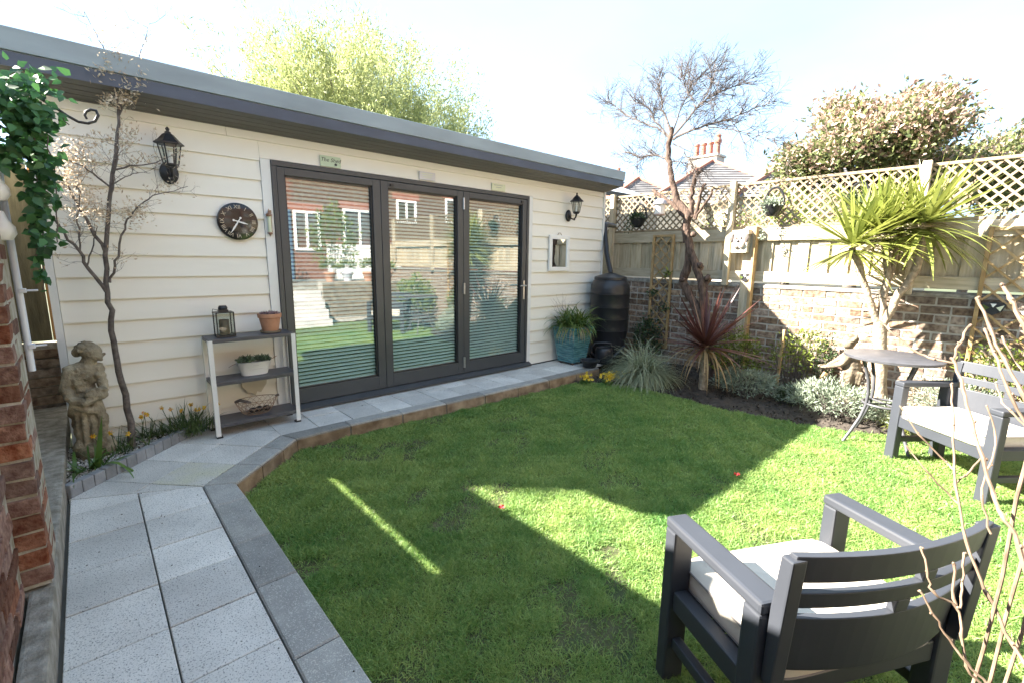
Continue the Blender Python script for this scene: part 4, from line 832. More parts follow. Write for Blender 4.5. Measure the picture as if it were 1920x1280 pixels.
# ------------------------------------------------------------ planter, water butt, can, bowl
gp = empty('glazed_planter', 'square ribbed blue green glazed planter on the paving beside the water butt', 'planter', (3.52, -0.27, 0))
rings = []; n = 15; b = MB(); cx, cy = 3.515, -0.262
for i in range(n+1):
    t = i/n; h = 0.128+0.055*t; z = 0.03+0.43*t
    rings += [(h+0.001, z), (h+0.007, z+0.008), (h+0.007, z+0.017), (h+0.001, z+0.024)] if i < n else [(h+0.004, z), (h+0.017, z+0.004), (h+0.017, z+0.03), (h-0.012, z+0.03), (h-0.014, z-0.02)]
vs = []
for h, z in rings: vs += [(cx-h, cy-h, z), (cx+h, cy-h, z), (cx+h, cy+h, z), (cx-h, cy+h, z)]
k = len(rings); b.add(vs, [(i*4+j, i*4+(j+1) % 4, (i+1)*4+(j+1) % 4, (i+1)*4+j) for i in range(k-1) for j in range(4)]+[(3, 2, 1, 0), tuple((k-1)*4+j for j in range(4))]); b.build('pot', M['glaze'], gp)
for sx in (-1, 1):
    for sy in (-1, 1): b = MB(); b.blob((cx+0.095*sx, cy+0.095*sy, 0.015), (0.03, 0.03, 0.016), 8, 6); b.build('pot_foot', M['bark'], gp, smooth=True)
n = 300; an = rng.uniform(0, 6.283, n); el = rng.uniform(0.1, 1.0, n); P = np.stack([cx+0.12*rng.uniform(-1, 1, n), cy+0.12*rng.uniform(-1, 1, n), np.full(n, 0.47)], 1)
D = np.stack([np.cos(an)*(1-el*0.7), np.sin(an)*(1-el*0.7), 0.25+el], 1); V, F = blades(P, D, rng.uniform(0.26, 0.46, n), rng.uniform(0.016, 0.027, n), rng.uniform(1.2, 3.2, n), 6)
ag = bulk('agapanthus', V, F, M['agap'], loc=(cx, cy, 0.46)); tag(ag, 'leafy green agapanthus arching out of the blue green glazed planter', 'plant')
n = 40; an = rng.uniform(3.0, 6.4, n); P = np.stack([cx+0.15*np.cos(an), cy+0.15*np.sin(an), np.full(n, 0.50)], 1); D = np.stack([np.cos(an), np.sin(an), np.full(n, 0.2)], 1)
V, F = blades(P, D, rng.uniform(0.16, 0.30, n), rng.uniform(0.005, 0.009, n), rng.uniform(3.5, 6.0, n), 5); bulk('dead_leaves', V, F, M['straw'], ag)
def twigs(mb, p, d, L, r, depth, spread=0.6, up=0.15, nseg=3, ratio=0.72, kids=(2, 3), nsd=4, minr=0.0006, ends=None, rr=random):
    p, d = Vector(p), Vector(d).normalized(); pts = [p.copy()]; dd = d.copy()
    for i in range(nseg):
        dd = (dd+Vector((rr.gauss(0, 1), rr.gauss(0, 1), rr.gauss(0, 1)))*0.13+Vector((0, 0, up*0.3))).normalized(); p = p+dd*(L/nseg); pts.append(p.copy())
    r1 = max(minr, r*0.62); mb.tube(pts, [r+(r1-r)*i/nseg for i in range(nseg+1)], nsd if r > 0.004 else 3, cap=False)
    if ends is not None and depth <= 1: ends.append((p.copy(), dd.copy()))
    if depth <= 0: return
    for k in range(rr.randint(*kids)):
        t = rr.uniform(0.35, 1.0) if k else 1.0; i = min(nseg, max(1, int(round(t*nseg)))); q = pts[i]
        nd = (dd+Vector((rr.gauss(0, 1), rr.gauss(0, 1), rr.gauss(0, 1)*0.8))*spread+Vector((0, 0, up))).normalized()
        twigs(mb, q, nd, L*ratio*rr.uniform(0.75, 1.15), max(minr, r*0.62), depth-1, spread, up, nseg, ratio, kids, nsd, minr, ends, rr)
b = MB(); rr = random.Random(5)
for k in range(7): twigs(b, (cx-0.1+0.03*k, cy+0.08, 0.5), (rr.gauss(-0.15, 0.25), 0.1, 1), 0.20, 0.0022, 2, 0.45, 0.3, 3, 0.7, (2, 2), 3, rr=rr)
b.build('dry_stems', M['twig'], ag)
# water butt
wbt = empty('water_butt', 'tall ribbed black plastic water butt with lid in the corner', 'water butt', (4.20, -0.33, 0)); c = (4.20, -0.335, 0.0)
prof = [(0.215, 0.0), (0.232, 0.02), (0.245, 0.25)]
for z in (0.40, 0.56, 0.72, 0.90): k_ = 0.012*math.sin(z*2.2); prof += [(0.257+k_, z-0.020), (0.262+k_, z-0.012), (0.262+k_, z-0.002), (0.2535+k_, z+0.000), (0.2535+k_, z+0.006), (0.2575+k_, z+0.008)]
prof += [(0.268, 0.97), (0.262, 1.02), (0.235, 1.075), (0.205, 1.10), (0.0, 1.10)]
b = MB(); b.lathe(c, prof, 48); b.build('barrel', M['blackpl'], wbt, smooth=True)
b = MB(); b.lathe(c, [(0.218, 1.085), (0.224, 1.09), (0.224, 1.125), (0.205, 1.135), (0.10, 1.165), (0.06, 1.18), (0.0, 1.18)], 40); b.build('lid', M['blackpl'], wbt, smooth=True)
b = MB(); b.tube([(4.03, -0.52, 0.17), (4.01, -0.55, 0.17), (4.01, -0.555, 0.14)], 0.014, 8); b.build('tap', M['blackpl'], wbt, smooth=True)
dp = empty('downpipe', 'slim black downpipe running from the fence corner into the water butt', 'pipe', (4.42, -0.10, 1.18))
b = MB(); b.tube([(4.26, -0.29, 1.172), (4.37, -0.12, 1.45), (4.44, -0.03, 1.70), (4.46, 0.0, 1.80)], 0.034, 14); b.build('pipe', M['blackpl'], dp, smooth=True)
b = MB(); b.tube([(4.455, 0.0, 1.775), (4.462, 0.005, 1.83), (4.50, 0.02, 1.865), (4.60, 0.05, 1.87)], 0.040, 14); b.build('elbow', M['blackpl'], dp, smooth=True)
b = MB(); b.tube([(4.60, 0.05, 1.87), (4.93, 0.17, 1.88)], 0.034, 12); b.build('pipe', M['blackpl'], dp, smooth=True)
wc = empty('watering_can', 'black plastic watering can standing in front of the water butt', 'watering can', (3.86, -0.52, 0)); c = (3.86, -0.53, 0.0)
b = MB(); b.lathe(c, [(0.115, 0.001), (0.12, 0.01), (0.118, 0.17), (0.108, 0.19), (0.10, 0.205), (0.092, 0.2), (0.09, 0.19), (0.0, 0.185)], 28); b.build('body', M['blackpl'], wc, smooth=True)
hd = Vector((0.68, -0.73, 0)); C0 = Vector(c)
b = MB(); b.tube([C0-hd*0.112+Vector((0, 0, 0.09)), C0-hd*0.165+Vector((0, 0, 0.13)), C0-hd*0.165+Vector((0, 0, 0.21)), C0-hd*0.12+Vector((0, 0, 0.262)), C0+hd*0.02+Vector((0, 0, 0.268)), C0+hd*0.085+Vector((0, 0, 0.262)), C0+hd*0.10+Vector((0, 0, 0.195))], 0.014, 10); b.build('handle', M['blackpl'], wc, smooth=True)
b = MB(); b.tube([C0+hd*0.10+Vector((0, 0, 0.05)), C0+hd*0.20+Vector((0, 0, 0.15)), C0+hd*0.27+Vector((0, 0, 0.24))], [0.03, 0.02, 0.015], 10); b.build('spout', M['blackpl'], wc, smooth=True)
bw = MB(); bw.lathe((3.49, -0.585, 0), [(0.075, 0.001), (0.082, 0.008), (0.105, 0.075), (0.125, 0.08), (0.127, 0.098), (0.112, 0.099), (0.10, 0.085), (0.0, 0.06)], 32)
tag(bw.build('plant_bowl', M['blackpl'], None, smooth=True, loc=(3.49, -0.585, 0)), 'low empty black plastic bowl on the paving by the blue planter', 'bowl')

# ------------------------------------------------------------ garden chairs
def armchair(label, rz, loc):
    """origin on the ground, width along x, facing +y"""
    t = empty('garden_armchair', label, 'garden chair', (0, 0, 0), 'charcoal resin garden armchairs'); W2, F, Bk, H = 0.371, 0.21, -0.21, 0.604; m = M['chair']
    for s in (-1, 1):
        b = MB(); b.box(s*W2-(0.075 if s > 0 else 0), s*W2+(0.075 if s < 0 else 0), F-0.052, F, 0.0, H-0.036); b.build('front_leg', m, t, bevel=0.008)
        b = MB(); b.box(s*W2-(0.075 if s > 0 else 0), s*W2+(0.075 if s < 0 else 0), Bk, Bk+0.06, 0.0, H-0.036); b.build('rear_leg', m, t, bevel=0.008)
        b = MB(); b.box(s*W2-(0.078 if s > 0 else 0), s*W2+(0.078 if s < 0 else 0), Bk-0.002, F+0.002, H-0.0355, H); b.build('armrest', m, t, bevel=0.009)
        xa = s*(W2-0.012); xb = s*(W2-0.062); b = MB(); b.box(min(xa, xb), max(xa, xb), Bk+0.0605, F-0.0525, 0.285, 0.355); b.build('side_rail', m, t, bevel=0.006)
        b = MB(); b.box(min(xa, xb)+0.008, max(xa, xb)-0.008, Bk+0.0605, F-0.0525, 0.135, 0.175); b.build('stretcher', m, t, bevel=0.006)
        # raked back post
        xa = s*(W2-0.022); xb = s*(W2-0.066); b = MB(); b.prism([(Bk-0.034, 0.38), (Bk-0.0015, 0.38), (Bk-0.006, 0.60), (Bk-0.020, 0.752), (Bk-0.056, 0.752)], min(xa, xb), max(xa, xb), 'x'); b.build('back_post', m, t, bevel=0.005)
    b = MB(); b.box(-W2+0.0755, W2-0.0755, F-0.040, F-0.006, 0.265, 0.355); b.build('front_rail', m, t, bevel=0.006)
    b = MB(); b.box(-W2+0.0755, W2-0.0755, Bk+0.010, Bk+0.050, 0.275, 0.345); b.build('rear_rail', m, t, bevel=0.006)
    for k in range(5): y0 = Bk+0.085+k*0.062; b = MB(); b.box(-W2+0.063, W2-0.063, y0, y0+0.045, 0.318, 0.332); b.build('seat_slat', m, t)
    # curved back: bands between heights on the raked plane
    def ypl(z): return Bk+0.020-max(0, z-0.42)*0.135
    XW = W2-0.0765
    def band(name, z0, z1, x0=-1.0, x1=1.0, th=0.022):
        nn = max(2, int(14*(x1-x0)/2)); b = MB(); vs = []
        for i in range(nn+1):
            u = x0+(x1-x0)*i/nn; bow = 0.048*(1-u*u)
            for z in (z0, z1):
                y = ypl(z)-bow; vs += [(u*XW, y, z), (u*XW, y-th, z)]
        b.add(vs, [f for i in range(nn) for a in (i*4,) for f in ((a, a+4, a+6, a+2), (a+1, a+3, a+7, a+5), (a+2, a+6, a+7, a+3), (a, a+1, a+5, a+4))]+[(0, 2, 3, 1), (nn*4, nn*4+1, nn*4+3, nn*4+2)]); return b.build(name, m, t, bevel=0.003)
    band('back_panel', 0.395, 0.566); XW = W2-0.040; band('back_slat', 0.606, 0.652); band('back_rail', 0.684, 0.762)
    band('back_divider', 0.5665, 0.6055, -0.06, 0.08); band('back_divider', 0.6525, 0.6835, 0.14, 0.28)
    t.location = loc; t.rotation_euler = (0, 0, rz); POS[t] = Vector(loc)
    # loose seat cushion lying on the slats
    return t
def cushion(label, rz, loc):
    b = MB(); n = 16; w, d, h = 0.298, 0.215, 0.105; Z0 = 0.3335; top, bot = [], []
    vs = []; seg = 14
    def sup(t): return (math.copysign(abs(math.cos(t))**0.22, math.cos(t)), math.copysign(abs(math.sin(t))**0.22, math.sin(t)))
    N = 48; rings = [(0.0, 0.0, 0), (0.5, 0.0, 0), (0.93, 0.0, 0), (0.985, 0.10, 0), (1.0, 0.25, 0), (1.006, 0.5, 0), (1.0, 0.75, 0), (1.012, 0.84, 1), (1.012, 0.88, 1), (0.975, 0.955, 0), (0.85, 1.0, 0), (0.6, 1.06, 0), (0.3, 1.10, 0), (0.0, 1.11, 0)]
    for s, z, pi in rings:
        for j in range(N):
            cx_, sx_ = sup(2*math.pi*j/N); vs.append((cx_*w*s, sx_*d*s+0.005, Z0+h*z*0.92+(0.004*math.sin(j*0.9+z*5) if 0.3 < s < 0.95 and z > 0.5 else 0)))
    b.add(vs, [(i*N+j, i*N+(j+1) % N, (i+1)*N+(j+1) % N, (i+1)*N+j) for i in range(len(rings)-1) for j in range(N)])
    me = b.mesh('seat_cushion', M['cush'], smooth=True); o = link('seat_cushion', me, None, loc, rz); tag(o, label, 'cushion', 'cream seat cushions'); POS[o] = Vector((0, 0, 0))
    for z, s_ in ((0.86, 1.012), (0.14, 0.992)):
        c = MB(); c.tube([(sup(2*math.pi*j/64)[0]*w*s_, sup(2*math.pi*j/64)[1]*d*s_+0.005, Z0+h*z*0.92) for j in range(65)], 0.0035, 6, cap=False); c.build('piping', M['piping'], o, smooth=True)
    return o
e1 = Vector((0.884, -0.468)); nrm = Vector((-0.468, -0.884))      # near chair: width axis and backwards
fl = Vector((0.180, -3.505)); ctr = fl+e1*0.371+nrm*0.21
rzA = math.atan2(e1.y, e1.x)
armchair('charcoal garden armchair nearest the camera with its back turned', rzA, (ctr.x, ctr.y, -0.1)); cushion('cream seat cushion on the chair with its back turned', rzA, (ctr.x, ctr.y, -0.1))
e2 = Vector((-0.34, -0.42)).normalized(); bk = Vector((-e2.y, e2.x))
bk = Vector((0.76, -0.65)) if bk.dot(Vector((0.76, -0.65))) > 0 else -Vector((0.76, -0.65))
fl2 = Vector((3.19, -3.70)); ux = Vector((-e2.x, -e2.y)); ctr2 = fl2+e2*0.371*0.86+Vector((0.777, -0.629))*0.21
rzB = math.atan2(-e2.y, -e2.x)
armchair('charcoal garden armchair facing the lawn beside the round table', rzB, (ctr2.x, ctr2.y, -0.1)); cushion('cream seat cushion on the chair beside the round table', rzB, (ctr2.x, ctr2.y, -0.1))
# round bistro table
T = (3.55, -3.58, -0.1); tb = empty('bistro_table', 'round dark metal bistro table with four curved legs on the lawn edge', 'table', T)
b = MB(); b.lathe(T, [(0.0, 0.705), (0.308, 0.705), (0.320, 0.710), (0.322, 0.728), (0.313, 0.733), (0.0, 0.733)], 56); b.build('tabletop', M['tablem'], tb, smooth=True)
for k in range(4):
    a = R(136+90*k); u = Vector((math.cos(a), math.sin(a), 0)); b = MB()
    pr = [(0.30, 0.0), (0.245, 0.10), (0.19, 0.21), (0.155, 0.32), (0.15, 0.42), (0.165, 0.53), (0.20, 0.63), (0.225, 0.704)]
    b.tube([Vector(T)+u*r_+Vector((0, 0, z)) for r_, z in pr], 0.0125, 10); b.build('leg', M['tablem'], tb, smooth=True)
b = MB(); b.tube([(T[0]+0.152*math.cos(2*math.pi*i/32), T[1]+0.152*math.sin(2*math.pi*i/32), T[2]+0.33) for i in range(33)], 0.010, 8, cap=False)
for k in range(2): a = R(136+90*k); u = Vector((math.cos(a), math.sin(a), 0))*0.15; b.tube([Vector(T)+Vector((0, 0, 0.33))-u, Vector(T)+Vector((0, 0, 0.33))+u], 0.008, 6)
b.build('brace_ring', M['tablem'], tb, smooth=True)

# ------------------------------------------------------------ trellis panels and things hung on the fence
def lath_panel(name, label, x, y0, y1, z0, z1, step, m, yb=None):
    t = empty(name, label, 'trellis', (x, (y0+y1)/2, z0)); f = 0.032
    for nm, a, c_, e, g in (('frame_bar', y0, y0+f, z0, z1), ('frame_bar', y1-f, y1, z0, z1), ('frame_bar', y0+f+0.001, y1-f-0.001, z1-f, z1)):
        b = MB(); b.box(x-0.03, x, a, c_, e, g); b.build(nm, M[m], t, bevel=0.003)
    for p, q in lattice(None, 0, (y1-y0)-2*f, 0, z1-z0-f, step, 0, 0, lambda u, v, l: (x-0.022+0.011*l, y0+f+u, z0+v)):
        b = MB(); b.bar(p, q, 0.019, 0.009, (1, 0, 0)); b.build('lath', M[m], t)
    return t
lath_panel('trellis', 'narrow tan diamond trellis panel leaning on the brick wall by the water butt', XF-0.03, -0.86, -0.53, 0.12, 1.72, 0.155, 'tan')
lath_panel('trellis', 'wide tan diamond trellis panel at the right edge behind the chair', XF-0.03, -4.62, -3.93, 0.15, 1.70, 0.205, 'tan')
# dark planters on the trellis
def hang_planter(y, z, label, gr, s=1.0):
    t = empty('wall_planter', label, 'hanging planter', (XF-0.05, y, z), 'dark planters hung on the trellis'); x = XF-0.11
    b = MB(); b.lathe((x, y, z), [(0.05*s, -0.10*s), (0.09*s, -0.06*s), (0.125*s, 0.02*s), (0.132*s, 0.03*s), (0.12*s, 0.03*s), (0.0, 0.0)], 16, 0, 'z', 0.7, 1.0); b.build('pot', M['black'], t, smooth=True)
    b = MB(); b.tube([(x+0.05, y+0.11*s*math.cos(a), z+0.02+0.21*s*math.sin(a)) for a in np.linspace(0, math.pi, 12)], 0.014*s, 6); b.build('hoop', M['black'], t, smooth=True)
    n = 260; D = sphere_dirs(n, -0.4, 1.0); P = np.array([[x-0.03, y, z+0.03]])+D*np.array([0.08, 0.11, 0.07])*s*rng.uniform(0.3, 1.1, (n, 1)); V, F = leaves(P, D+rng.normal(size=(n, 3))*0.5, rng.uniform(0.025, 0.055, n)*s, rng.uniform(0.014, 0.028, n)*s)
    bulk('foliage', V, F, M[gr], t)
    n = 90; u = rng.random(n); P = np.stack([x-0.07+rng.normal(0, 0.012, n), y+0.06*s+rng.normal(0, 0.02, n), z-0.02-u*0.34*s], 1) if gr == 'lav' else np.stack([x-0.05+rng.normal(0, 0.02, n), y+rng.uniform(0.02, 0.20, n)*s, z-u*0.17*s], 1)
    V, F = leaves(P, sphere_dirs(n), 0.028*s, 0.018*s); bulk('trailing_leaves', V, F, M[gr], t)
hang_planter(-0.30, 1.93, 'dark hanging planter of deep green leaves left of the bare tree', 'dshrub')
hang_planter(-2.10, 1.99, 'dark hanging planter of silvery leaves above the dog shaped bird box', 'lav')
hang_planter(-2.92, 1.98, 'dark hanging planter half hidden by the top of the cordyline', 'dshrub', 0.9)
# post with the dog bird box
dpst = empty('fence_post', 'pale timber post fixed up the wall carrying a dog shaped bird box', 'post', (XF-0.1, -1.86, 0.2))
b = MB(); b.box(XF-0.075, XF-0.022, -1.92, -1.81, 0.05, 1.78); b.build('board', M['timber'], dpst, bevel=0.004)
b = MB(); b.box(XF-0.115, XF-0.022, -1.958, -1.925, 0.05, 1.78); b.build('side_board', M['tan'], dpst, bevel=0.004)
db = empty('bird_box', 'bird box shaped like a dog face with white muzzle on the post', 'bird box', (XF-0.15, -1.78, 1.60)); xb = XF-0.076
b = MB(); b.box(xb-0.10, xb, -1.885, -1.70, 1.47, 1.70); b.prism([(-1.90, 1.69), (-1.69, 1.69), (-1.70, 1.735), (-1.885, 1.745)], xb-0.11, xb, 'x'); b.build('box', M['beige'], db, bevel=0.004)
b = MB(); b.blob((xb-0.10, -1.79, 1.615), (0.02, 0.078, 0.095), 14, 10); b.build('face', M['dogp'], db, smooth=True)
for s in (-1, 1):
    b = MB(); b.blob((xb-0.118, -1.79+0.032*s, 1.565), (0.022, 0.036, 0.044), 12, 8); b.build('muzzle', M['dogw'], db, smooth=True)
    b = MB(); b.blob((xb-0.108, -1.79+0.088*s, 1.645), (0.014, 0.026, 0.052), 10, 8); b.build('ear', M['bark2'], db, smooth=True)
    b = MB(); b.blob((xb-0.121, -1.79+0.026*s, 1.645), (0.006, 0.011, 0.012), 8, 6); b.build('eye', M['black'], db, smooth=True)
b = MB(); b.blob((xb-0.139, -1.79, 1.605), (0.012, 0.020, 0.015), 10, 8); b.build('nose', M['black'], db, smooth=True)
def ornament(x, y, z, label, s=1.0):
    t = empty('wall_ornament', label, 'ornament', (x, y, z)); b = MB()
    pts = [(0, -0.07), (0.06, -0.035), (0.085, 0.03), (0.06, 0.05), (-0.06, 0.05), (-0.085, 0.03), (-0.06, -0.035)]; b.prism([(y+u*s, z+v*s) for u, v in pts], x-0.012, x, 'x'); b.build('plate', M['black'], t)
    for (u0, v0), (u1, v1), (u2, v2), m in (((-0.07, 0.025), (-0.02, 0.0), (-0.05, -0.03), 'signc'), ((0.07, 0.025), (0.02, 0.0), (0.05, -0.03), 'shrub'), ((-0.02, 0.035), (0.02, 0.035), (0.0, 0.0), 'white')):
        b = MB(); b.prism([(y+u0*s, z+v0*s), (y+u1*s, z+v1*s), (y+u2*s, z+v2*s)], x-0.018, x-0.0125, 'x'); b.build('inlay', M[m], t)
ornament(XF-0.077, -1.865, 1.17, 'small black ornament with pale inlays on the post below the bird box', 0.85)
ornament(XF-0.065, -4.05, 0.98, 'black and yellow bird shaped ornament hung on the wide tan trellis')
# bird feeder
bf = empty('bird_feeder', 'round topped hanging bird feeder below the cut branch of the bare tree', 'bird feeder', (4.42, -0.89, 2.0)); c = (4.42, -0.89, 1.95)
b = MB(); b.lathe(c, [(0.0, 0.20), (0.03, 0.197), (0.07, 0.175), (0.092, 0.135), (0.094, 0.125), (0.0, 0.13)], 24); b.build('cap', M['greyink'], bf, smooth=True)
b = MB(); b.lathe(c, [(0.062, 0.0), (0.068, 0.004), (0.068, 0.128)], 20); b.build('seed_tube', M['dogw'], bf, smooth=True)
b = MB(); b.lathe(c, [(0.0, -0.02), (0.07, -0.012), (0.074, 0.003), (0.0, 0.0)], 20); b.build('tray', M['dogp'], bf, smooth=True)
b = MB(); b.tube([(4.42, -0.89, 2.145), (4.44, -0.87, 2.22), (4.46, -0.86, 2.25)], 0.003, 5); b.build('hook', M['black'], bf)
# two red petals on the lawn
for p, s in (((0.456, -2.344), 'red fallen petal in the shaded middle of the lawn'), ((1.948, -3.07), 'red fallen petal on the edge of the shadow near the bright grass')):
    n = 5; P = np.tile(np.array([[p[0], p[1], -0.066]]), (n, 1)); an = np.arange(n)*1.256; D = np.stack([np.cos(an), np.sin(an), np.full(n, 0.25)], 1); V, F = leaves(P, D, 0.024, 0.021, 0.1); tag(bulk('fallen_petal', V, F, M['red'], loc=(p[0], p[1], -0.066)), s, 'petal', 'fallen red petals')
# pipe and finials at the pier
b = MB(); b.tube([(-1.388, -1.565, 0.88), (-1.388, -1.565, 1.82)], 0.0115, 10)
pp = empty('conduit', 'pale grey plastic conduit running down the side of the brick pier', 'pipe', (-1.388, -1.565, 1.3)); b.build('pipe', M['pipe'], pp, smooth=True)
for z in (0.98, 1.20): b = MB(); b.box(-1.385, -1.368, -1.583, -1.545, z-0.008, z+0.008); b.tube([(-1.37, -1.565, z), (-1.335, -1.56, z)], 0.004, 5); b.build('clip', M['pipe'], pp)
fx = empty('wall_finial', 'white rounded bulbous ornament on the brick pier under the ivy', 'ornament', (-1.40, -1.66, 1.50))
for z in (1.575, 1.435): b = MB(); b.lathe((-1.395, -1.66, z), [(0.0, -0.045), (0.022, -0.042), (0.036, -0.02), (0.034, 0.005), (0.018, 0.03), (0.010, 0.06), (0.0, 0.062)], 18); b.build('bulb', M['white'], fx, smooth=True)
# scroll bracket
hb = empty('scroll_bracket', 'black wrought iron scroll bracket reaching out of the ivy', 'bracket', (-1.25, -1.6, 1.9)); Yb = -1.6
pts = [wy(x, y, Yb) for x, y in ((40, 165), (75, 185), (105, 203), (125, 217), (147, 229), (165, 232), (178, 228), (184, 217), (180, 208), (170, 206), (161, 210), (159, 217), (163, 224))]
b = MB(); b.tube(pts, [0.0055]*10+[0.005, 0.0045, 0.004], 8); b.build('scroll', M['black'], hb, smooth=True)
# ============================================================ PLANTS
def pxpath(pts, f): return [Vector(f(x, y)) for x, y in pts]
def wob(pts, k=3, amp=0.006, rr=random):
    """resample a path smoothly with a little irregularity"""
    out = []
    for i in range(len(pts)-1):
        p0, p1, p2, p3 = pts[max(i-1, 0)], pts[i], pts[i+1], pts[min(i+2, len(pts)-1)]
        for j in range(k):
            t = j/k; q = 0.5*((2*p1)+(p2-p0)*t+(2*p0-5*p1+4*p2-p3)*t*t+(3*p1-p0-3*p2+p3)*t**3)
            out.append(q+Vector((rr.gauss(0, amp), rr.gauss(0, amp), rr.gauss(0, amp*0.5))) if (i or j) else q)
    out.append(pts[-1]); return out
def radii(n, a, b, p=1.0): return [a+(b-a)*(i/(n-1))**p for i in range(n)]
# ---- small tree in the gravel
t = empty('small_tree', 'slender small tree with tan seed heads in the gravel beside the statue', 'tree', (-1.07, -0.22, 0.03)); rr = random.Random(11)
F_ = lambda x, y: wy(x, y, -0.22)
b = MB(); tw = MB(); ends = []
main = wob(pxpath([(250, 845), (245, 790), (228, 715), (216, 660), (208, 600), (202, 550), (197, 480), (203, 400), (211, 330), (218, 270), (224, 215), (216, 165)], F_), 3, 0.004, rr)
b.tube(main, radii(len(main), 0.0225, 0.007, 0.8), 10)
def limb(pts, r0, r1, dY=0.0, k=3):
    n = len(pts); p = wob([Vector(wy(x, y, -0.22+dY*i/(n-1))) for i, (x, y) in enumerate(pts)], k, 0.004, rr); b.tube(p, radii(len(p), r0, r1), 7); return p
Ls = [limb([(200, 548), (165, 505), (148, 470), (118, 440), (100, 405)], 0.012, 0.005, -0.1), limb([(196, 470), (170, 425), (148, 390), (134, 362), (120, 330)], 0.011, 0.004, 0.05),
      limb([(206, 530), (216, 500), (222, 470), (232, 430), (246, 405), (262, 385), (285, 368), (310, 362), (352, 350)], 0.008, 0.002, -0.05), limb([(212, 320), (245, 312), (280, 308), (310, 298), (335, 285)], 0.006, 0.0015, -0.08),
      limb([(214, 345), (235, 332), (258, 324), (282, 325)], 0.004, 0.0012, 0.02), limb([(205, 350), (175, 325), (150, 310), (130, 300), (112, 275)], 0.006, 0.002, -0.06),
      limb([(224, 215), (232, 180), (245, 150), (258, 120), (270, 75), (280, 45)], 0.006, 0.001, 0.06), limb([(216, 165), (208, 130), (196, 95), (180, 65), (158, 22)], 0.006, 0.001, -0.03),
      limb([(206, 380), (212, 340), (218, 300), (222, 270)], 0.006, 0.002, -0.04), limb([(150, 470), (148, 430), (147, 395), (150, 360), (145, 335)], 0.005, 0.002, -0.1), limb([(163, 500), (172, 470), (180, 440), (183, 425)], 0.005, 0.002, -0.1)]
b.build('trunk', M['bark2'], t, smooth=True)
for L in Ls+[main[-9:]]:
    for i in range(2, len(L)):
        for _ in range(1):
            if rr.random() < 0.75: twigs(tw, L[i], (rr.gauss(0, 1), rr.gauss(0, 0.6), rr.gauss(0.35, 0.7)), rr.uniform(0.04, 0.11), 0.0016, 2, 0.6, 0.2, 2, 0.7, (2, 3), 3, 0.0005, ends, rr)
tw.build('twigs', M['bark2'], t)
def wypt(x, y, dy): return np.array(wy(x, y, -0.22+dy))
Ps, Ds = [], []
clusters = [(150, 285, 34, 26, 200), (120, 300, 22, 30, 120), (195, 130, 24, 16, 230), (245, 160, 28, 22, 300), (215, 105, 40, 14, 150), (222, 190, 32, 14, 190), (265, 140, 14, 22, 80), (185, 400, 26, 18, 130), (250, 400, 28, 22, 190), (160, 370, 24, 20, 120), (135, 330, 25, 25, 130),
            (240, 255, 18, 18, 70), (205, 265, 25, 20, 50), (330, 285, 18, 10, 22), (315, 355, 25, 12, 22), (270, 300, 25, 12, 28), (180, 60, 16, 30, 36), (265, 70, 14, 40, 46), (230, 60, 50, 40, 36)]
for cx_, cy_, sx_, sy_, n in clusters:
    for _ in range(int(n*1.5)):
        P0 = wypt(rr.gauss(cx_, sx_*0.6), rr.gauss(cy_, sy_*0.6), rr.gauss(-0.01, 0.06)); Ps.append(P0); Ds.append((rr.gauss(0, 1), rr.gauss(0, 1), rr.gauss(0.6, 0.8)))
for p, d in ends[::2]: Ps.append(np.array(p)); Ds.append(tuple(d+Vector((rr.gauss(0, .4), rr.gauss(0, .4), rr.gauss(0, .4)))))
P = np.array(Ps); n = len(P); V, F = leaves(P, np.array(Ds), rng.uniform(0.014, 0.034, n), rng.uniform(0.006, 0.013, n), 0.2); tag(bulk('seed_heads', V, F, M['dryfl'], t), kind='stuff')
# ---- bare tree by the right fence
t = empty('bare_tree', 'bare tree with red brown pruned trunk and leafless twiggy crown by the fence', 'tree', (4.6, -1.5, -0.09)); rr = random.Random(21)
F4 = lambda x, y: wx(x, y, 4.62)
b = MB(); tr = []
def bl(pts, r0, r1, n=9, dx=0.0, k=3, amp=0.008):
    m = len(pts); p = wob([Vector(wx(x, y, 4.62+dx*i/(m-1))) for i, (x, y) in enumerate(pts)], k, amp, rr)
    rs = [r*0.84*rr.uniform(0.9, 1.12) for r in radii(len(p), r0, r1)]; b.tube(p, rs, n); return p
bl([(1345, 735), (1330, 670), (1318, 612), (1306, 575), (1288, 545), (1280, 522), (1292, 498), (1293, 460), (1285, 430)], 0.075, 0.055, 10)
bl([(1335, 640), (1322, 585), (1318, 540), (1305, 505), (1295, 470), (1288, 435)], 0.07, 0.05, 10, -0.06)
up = bl([(1289, 455), (1286, 420), (1292, 402), (1274, 385), (1266, 360), (1260, 340), (1257, 315), (1252, 290), (1255, 268), (1258, 240)], 0.062, 0.034, 10)
bl([(1292, 412), (1272, 393), (1252, 378), (1232, 362), (1224, 357)], 0.040, 0.026); bl([(1298, 408), (1296, 380), (1298, 355), (1306, 330), (1315, 319)], 0.040, 0.028); bl([(1302, 410), (1310, 385), (1316, 362), (1324, 345)], 0.028, 0.02); bl([(1304, 412), (1320, 385), (1332, 368), (1336, 355)], 0.022, 0.014)
bl([(1318, 540), (1326, 528), (1328, 518)], 0.05, 0.035); bl([(1310, 505), (1316, 498)], 0.045, 0.03)
for p in ((1312, 497), (1326, 522), (1280, 525), (1300, 440)): q = Vector(wx(p[0], p[1], 4.58)); b.blob(tuple(q), (0.04, 0.04, 0.036), 9, 7)
b.build('trunk', M['bark'], t, smooth=True)
b = MB()
